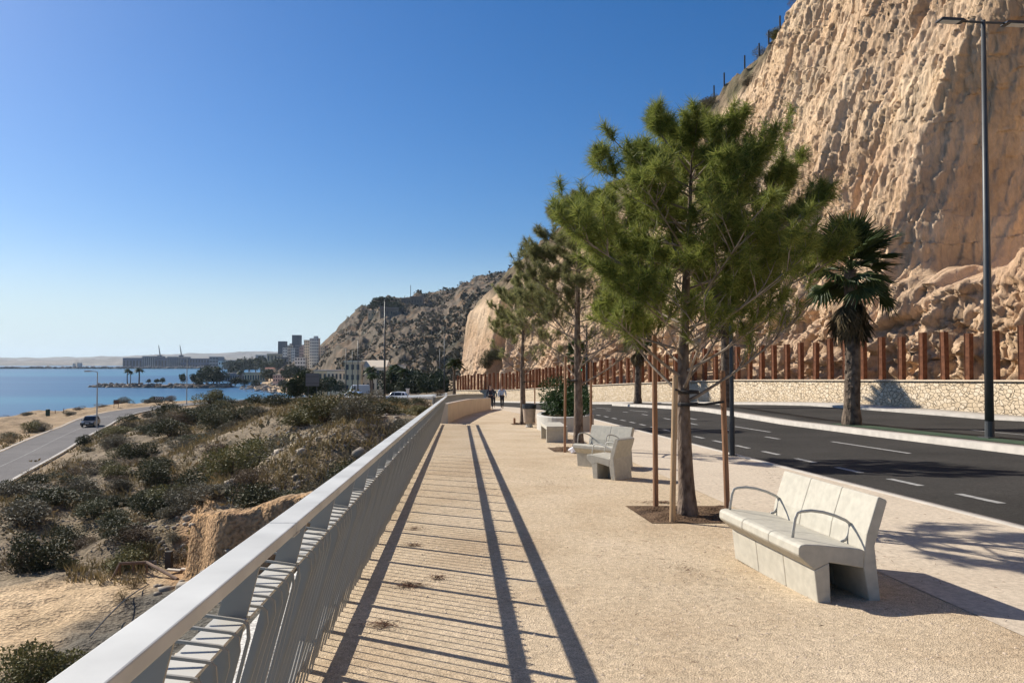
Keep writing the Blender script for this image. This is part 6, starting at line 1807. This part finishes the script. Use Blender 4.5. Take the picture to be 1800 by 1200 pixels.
# ------------------------------------------------------------------ jetty of boulders with palms
jt = smooth_poly([(-262, 512), (-240, 506), (-215, 500), (-195, 498), (-178, 500)], 10)
mb = run_shell(jt, [(9, -3), (5.5, 1.3), (-5.5, 1.5), (-9, -3)], lambda C: np.full(len(C), -14.4))
o = mb.build("jetty", mat("jetty_earth", (.33, .25, .18), rough=.95, var=.2, scale=.2)); o["kind"] = "structure"
pts, sz = [], []
for i in range(520):
    k_ = g.integers(0, len(jt)); s_ = g.choice((-1, 1)); dd = jt[min(k_ + 1, len(jt) - 1)] - jt[max(k_ - 1, 0)]; dd /= np.hypot(*dd)
    off = s_ * g.uniform(5, 10); pts.append((jt[k_][0] + dd[1] * off + g.normal(0, .6), jt[k_][1] - dd[0] * off + g.normal(0, .6), -14.4 + max(0, (9.5 - abs(off)) * .42) + g.uniform(-.3, .4))); sz.append(g.uniform(.7, 1.5))
for i in range(60):
    pts.append((-263 - g.uniform(0, 6), 512 + g.normal(0, 4), -14.4 + g.uniform(-.3, .6))); sz.append(g.uniform(.7, 1.4))
for i in range(420):
    k_ = g.integers(len(bx) // 4, len(bx)); q_ = bx[k_] + np.array((g.uniform(3, 34), g.uniform(-6, 20))); pts.append((q_[0], q_[1], float(terrain(np.array([q_[0]]), np.array([q_[1]]))[0]) + .2)); sz.append(float(np.exp(g.normal(-.3, .5))))
rocks(pts, sz, "shore_boulders", mat("shore_stone", (.22, .185, .15), rough=.95, var=.5, scale=.4))
def mini_palm(seed):
    r_ = random.Random(seed); tr = MB().tube([(0, 0, -.5), (.1, 0, 4), (0, 0, 7.2)], [.32, .25, .22], n=7).mesh("trunk"); tr.materials.append(M_PALM_TRUNK)
    mb = MB()
    for i in range(26):
        a = i * 2.399; e = R(np.interp(i / 26, [0, 1], [75, -40])); L_ = 2.3 * r_.uniform(.8, 1.1); c, s_ = math.cos(a), math.sin(a)
        b0 = Vector((0, 0, 7.2)); p1 = b0 + Vector((c * math.cos(e), s_ * math.cos(e), math.sin(e))) * L_ * .55; p2 = p1 + Vector((c, s_, math.sin(e) - .75)) * L_ * .42
        sd = Vector((-s_, c, 0)) * .42
        mb.add([b0, p1 + sd, p2, p1 - sd], [(0, 1, 2, 3)]); mb.add([b0, p1 + Vector((0, 0, .2)), p2, p1 + sd], [(0, 1, 2, 3)])
    cr = mb.mesh("crown"); cr.materials.append(M_PALM)
    return tr, cr
MP = [mini_palm(i) for i in range(3)]
M_FARLEAF = leaf_mat("far_tree_leaf", (.022, .034, .018), (.055, .07, .03), trans=.08)
def far_tree_mesh(seed, n=900, size=.13):
    P, Nm = dome_points(n, .55, .55, .85, seed, lobes=8, inner=.5); P[:, 2] += .22
    V, Fs = leaf_quads(P, Nm, size, seed, .6); lm = raw_mesh("crown", V, Fs); lm.materials.append(M_FARLEAF)
    mb = MB().tube([(0, 0, -.1), (.02, 0, .25), (0, 0, .55)], [.045, .035, .02], n=6)
    for i in range(5):
        a = i * 1.26; mb.tube([(0, 0, .25), (.25 * math.cos(a), .25 * math.sin(a), .55)], [.02, .008], n=4)
    tm = mb.mesh("trunk"); tm.materials.append(M_TWIG)
    return lm, tm
FT = [far_tree_mesh(40 + i) for i in range(4)]
FT_BIG = far_tree_mesh(60, 4200, .085)
def plant_tree(px, py, Y, h, label, kind="tree", wide=1.0, group=None, z=None, m=None):
    x = (px - 900) / 1400 * Y; z = z if z is not None else EYE + (636 - py) / 1400 * Y
    rr = random.Random(int(px * 7 + py))
    if kind == "palm":
        t = empty("palm_tree", (x, Y, z), rr.uniform(0, 6), label, "palm tree", group); t.scale = (h / 8 * wide, h / 8 * wide, h / 8); a, b_ = MP[rr.randrange(3)]
        link("trunk", a, None, t); link("crown", b_, None, t)
    else:
        t = empty("tree", (x, Y, z), rr.uniform(0, 6), label, "tree", group); t.scale = (h * wide, h * wide, h); a, b_ = m or FT[rr.randrange(4)]
        link("crown", a, None, t); link("trunk", b_, None, t)
    return t
for px, h, lab in ((224.5, 8.4, "tallest slim palm near the tip of the boulder jetty"), (230, 7.2, "shorter slim palm right beside the tallest one on the jetty"), (245, 8.8, "bushy palm standing alone in the middle of the jetty")):
    plant_tree(px, 673, 503, h, lab, "palm", 1.5 if px == 245 else 1.1)
for px, h, w in ((262, 2.2, 1.5), (276, 2.5, 1.6), (286, 3, 1.4)): plant_tree(px, 673, 503, h, "low bush on the jetty between the palms and the headland trees", "tree", w, "low bushes on the jetty")
for px, py, Y, h, w in ((322, 674, 500, 5.5, .9), (341, 674, 505, 6, .9), (356, 675, 500, 8, 1.1), (366, 675, 510, 10, 1.0), (376, 675, 500, 9, 1.1), (386, 676, 505, 8, 1.2), (350, 677, 490, 4, 1.5)):
    plant_tree(px, py, Y, h, "dark tree in the clump at the root of the jetty", "tree", w, "trees at the root of the jetty")
for px, py, Y, h in ((363, 675, 505, 10), (382, 675, 505, 10.5), (421, 673, 600, 8), (424, 673, 590, 9)):
    plant_tree(px, py, Y, h, "palm rising from the trees at the jetty root and pavilions", "palm", 1.2, "palms by the beach pavilions")
for i, (px, py, Y, h, w) in enumerate([(410, 660, 900, 10, 1.4), (418, 655, 1000, 14, 1.3), (428, 652, 1100, 16, 1.3), (438, 652, 1100, 16, 1.3), (450, 653, 1100, 17, 1.2), (459, 653, 1050, 17, 1.2), (468, 657, 900, 12, 1.2), (470, 668, 560, 7, 1.3), (476, 668, 540, 6, 1.4),
                                       (505, 668, 500, 6, 1.4), (515, 664, 640, 9, 1.3), (527, 664, 640, 8, 1.4), (404, 652, 1400, 17, 1.4), (488, 650, 1000, 14, 1.4), (430, 678, 520, 4, 1.8), (450, 680, 500, 4, 1.8), (414, 677, 520, 5, 1.8), (500, 682, 420, 4, 1.8)]):
    plant_tree(px, py, Y, h, "dark tree among the low houses of the distant town", "tree", w, "trees of the distant town")
plant_tree(521, 704, 132, 3.9, "dense dark pine left of the big grey road sign", "tree", 1.05, m=FT_BIG)
plant_tree(545, 702, 150, 4.6, "dense dark tree behind the big grey road sign", "tree", .9, m=FT_BIG)
for px, py, Y, h, w in ((582, 692, 235, 4.6, 1.0), (598, 692, 240, 3.4, 1.0), (576, 692, 240, 3.2, 1.0), (590, 690, 250, 2.6, 1.2), (566, 692, 200, 3.2, 1.2)):
    plant_tree(px, py, Y, h, "round dark street tree in front of the tan house", "tree", w, "street trees before the tan house")
for px, py, Y, h in ((652, 692, 230, 7.4), (655, 693, 200, 5.0), (694, 693, 200, 7.0), (702, 693, 195, 6.2), (710, 692, 185, 5.4), (688, 692, 190, 5.0)):
    plant_tree(px, py, Y, h, "palm in the green grove behind the upper road", "palm", 1.35, "palms in the grove behind the road")
for i in range(26):
    px = 682 + i * 3.9 + (i * 37 % 5) - 2; Y = 165 + (i * 53) % 60; h = 2.4 + (i * 29 % 10) * .28
    plant_tree(px, 696 - (i % 3), Y, h * Y / 170, "dense tree of the green grove between the white villa and the sandstone slab", "tree", .95 + .05 * (i % 4), "trees of the grove behind the road")
p = at(821, 688, 109); plant_tree(799, 693, 108, 4.6, "small palm at the foot of the sandstone slab, above the parapet", "palm", 1.3)
pr_ = at(773, 697, 96); s_ = shrub(pr_[0], pr_[1], 3, 1.6, .9, z=pr_[2] - .4, label="reddish shrub just left of the far railing end", group=None)
# castle hill trees and scrub
for px, py in ((662, 541), (668, 540), (674, 541), (680, 540), (686, 543), (657, 546), (694, 546), (700, 547), (690, 540)):
    hp = hill_pt(px, py); plant_tree(px, 0, hp[1], 11 if px < 690 else 8, "dark tree in the clump on the left top of the castle hill", "tree", 1.3, "trees on the castle hilltop", z=hp[2] - 1)
g = np.random.default_rng(12); n = 11500
ia = g.integers(0, HX.shape[0], n); id_ = np.minimum((g.random(n) ** 1.1 * 238).astype(int), 238)
tt = t_h = HILL[5][ia, id_]; dens = fbm(HX[ia, id_] * .02, HY[ia, id_] * .015, 0, 3, 99)
kk = (tt > .01) & (tt < .955) & (dens > -.28)
cx, cy, cz = HX[ia, id_][kk] + g.normal(0, .8, kk.sum()), HY[ia, id_][kk] + g.normal(0, .8, kk.sum()), HZ[ia, id_][kk]
s0 = np.exp(g.normal(.35, .5, len(cx))) * 1.2
NB = 14
d = unit(g.normal(size=(len(cx) * NB, 3)) + np.array((0, 0, .4)))
C = np.repeat(np.stack([cx, cy, cz], -1), NB, 0) + d * np.repeat(s0, NB)[:, None] * g.uniform(.4, 1.0, (len(d), 1)) * np.array((1, 1, .8))
V, Fs = leaf_quads(C, d, .75, 14, .8)
V = V.reshape(-1, 4, 3); V = C[:, None] + (V - C[:, None]) * np.repeat(s0, NB)[:, None, None]
o = link("scrub", raw_mesh("scrub", V.reshape(-1, 3), Fs), leaf_mat("far_scrub", (.042, .040, .024), (.095, .080, .046), trans=.05)); tag(o, kind="stuff")

# ================================================================== AIR
mv = bpy.data.materials.new("haze_air"); mv.use_nodes = True
nt = mv.node_tree
for n_ in list(nt.nodes): nt.nodes.remove(n_)
ov = nt.nodes.new("ShaderNodeOutputMaterial"); pv = nt.nodes.new("ShaderNodeVolumePrincipled")
pv.inputs["Color"].default_value = (.72, .85, 1.0, 1); pv.inputs["Density"].default_value = 5.0e-5; pv.inputs["Anisotropy"].default_value = .25
nt.links.new(pv.outputs[0], ov.inputs["Volume"])
mb = MB().box((0, 4300, 67), (19600, 10700, 186))
o = mb.build("haze", mv); o["kind"] = "stuff"
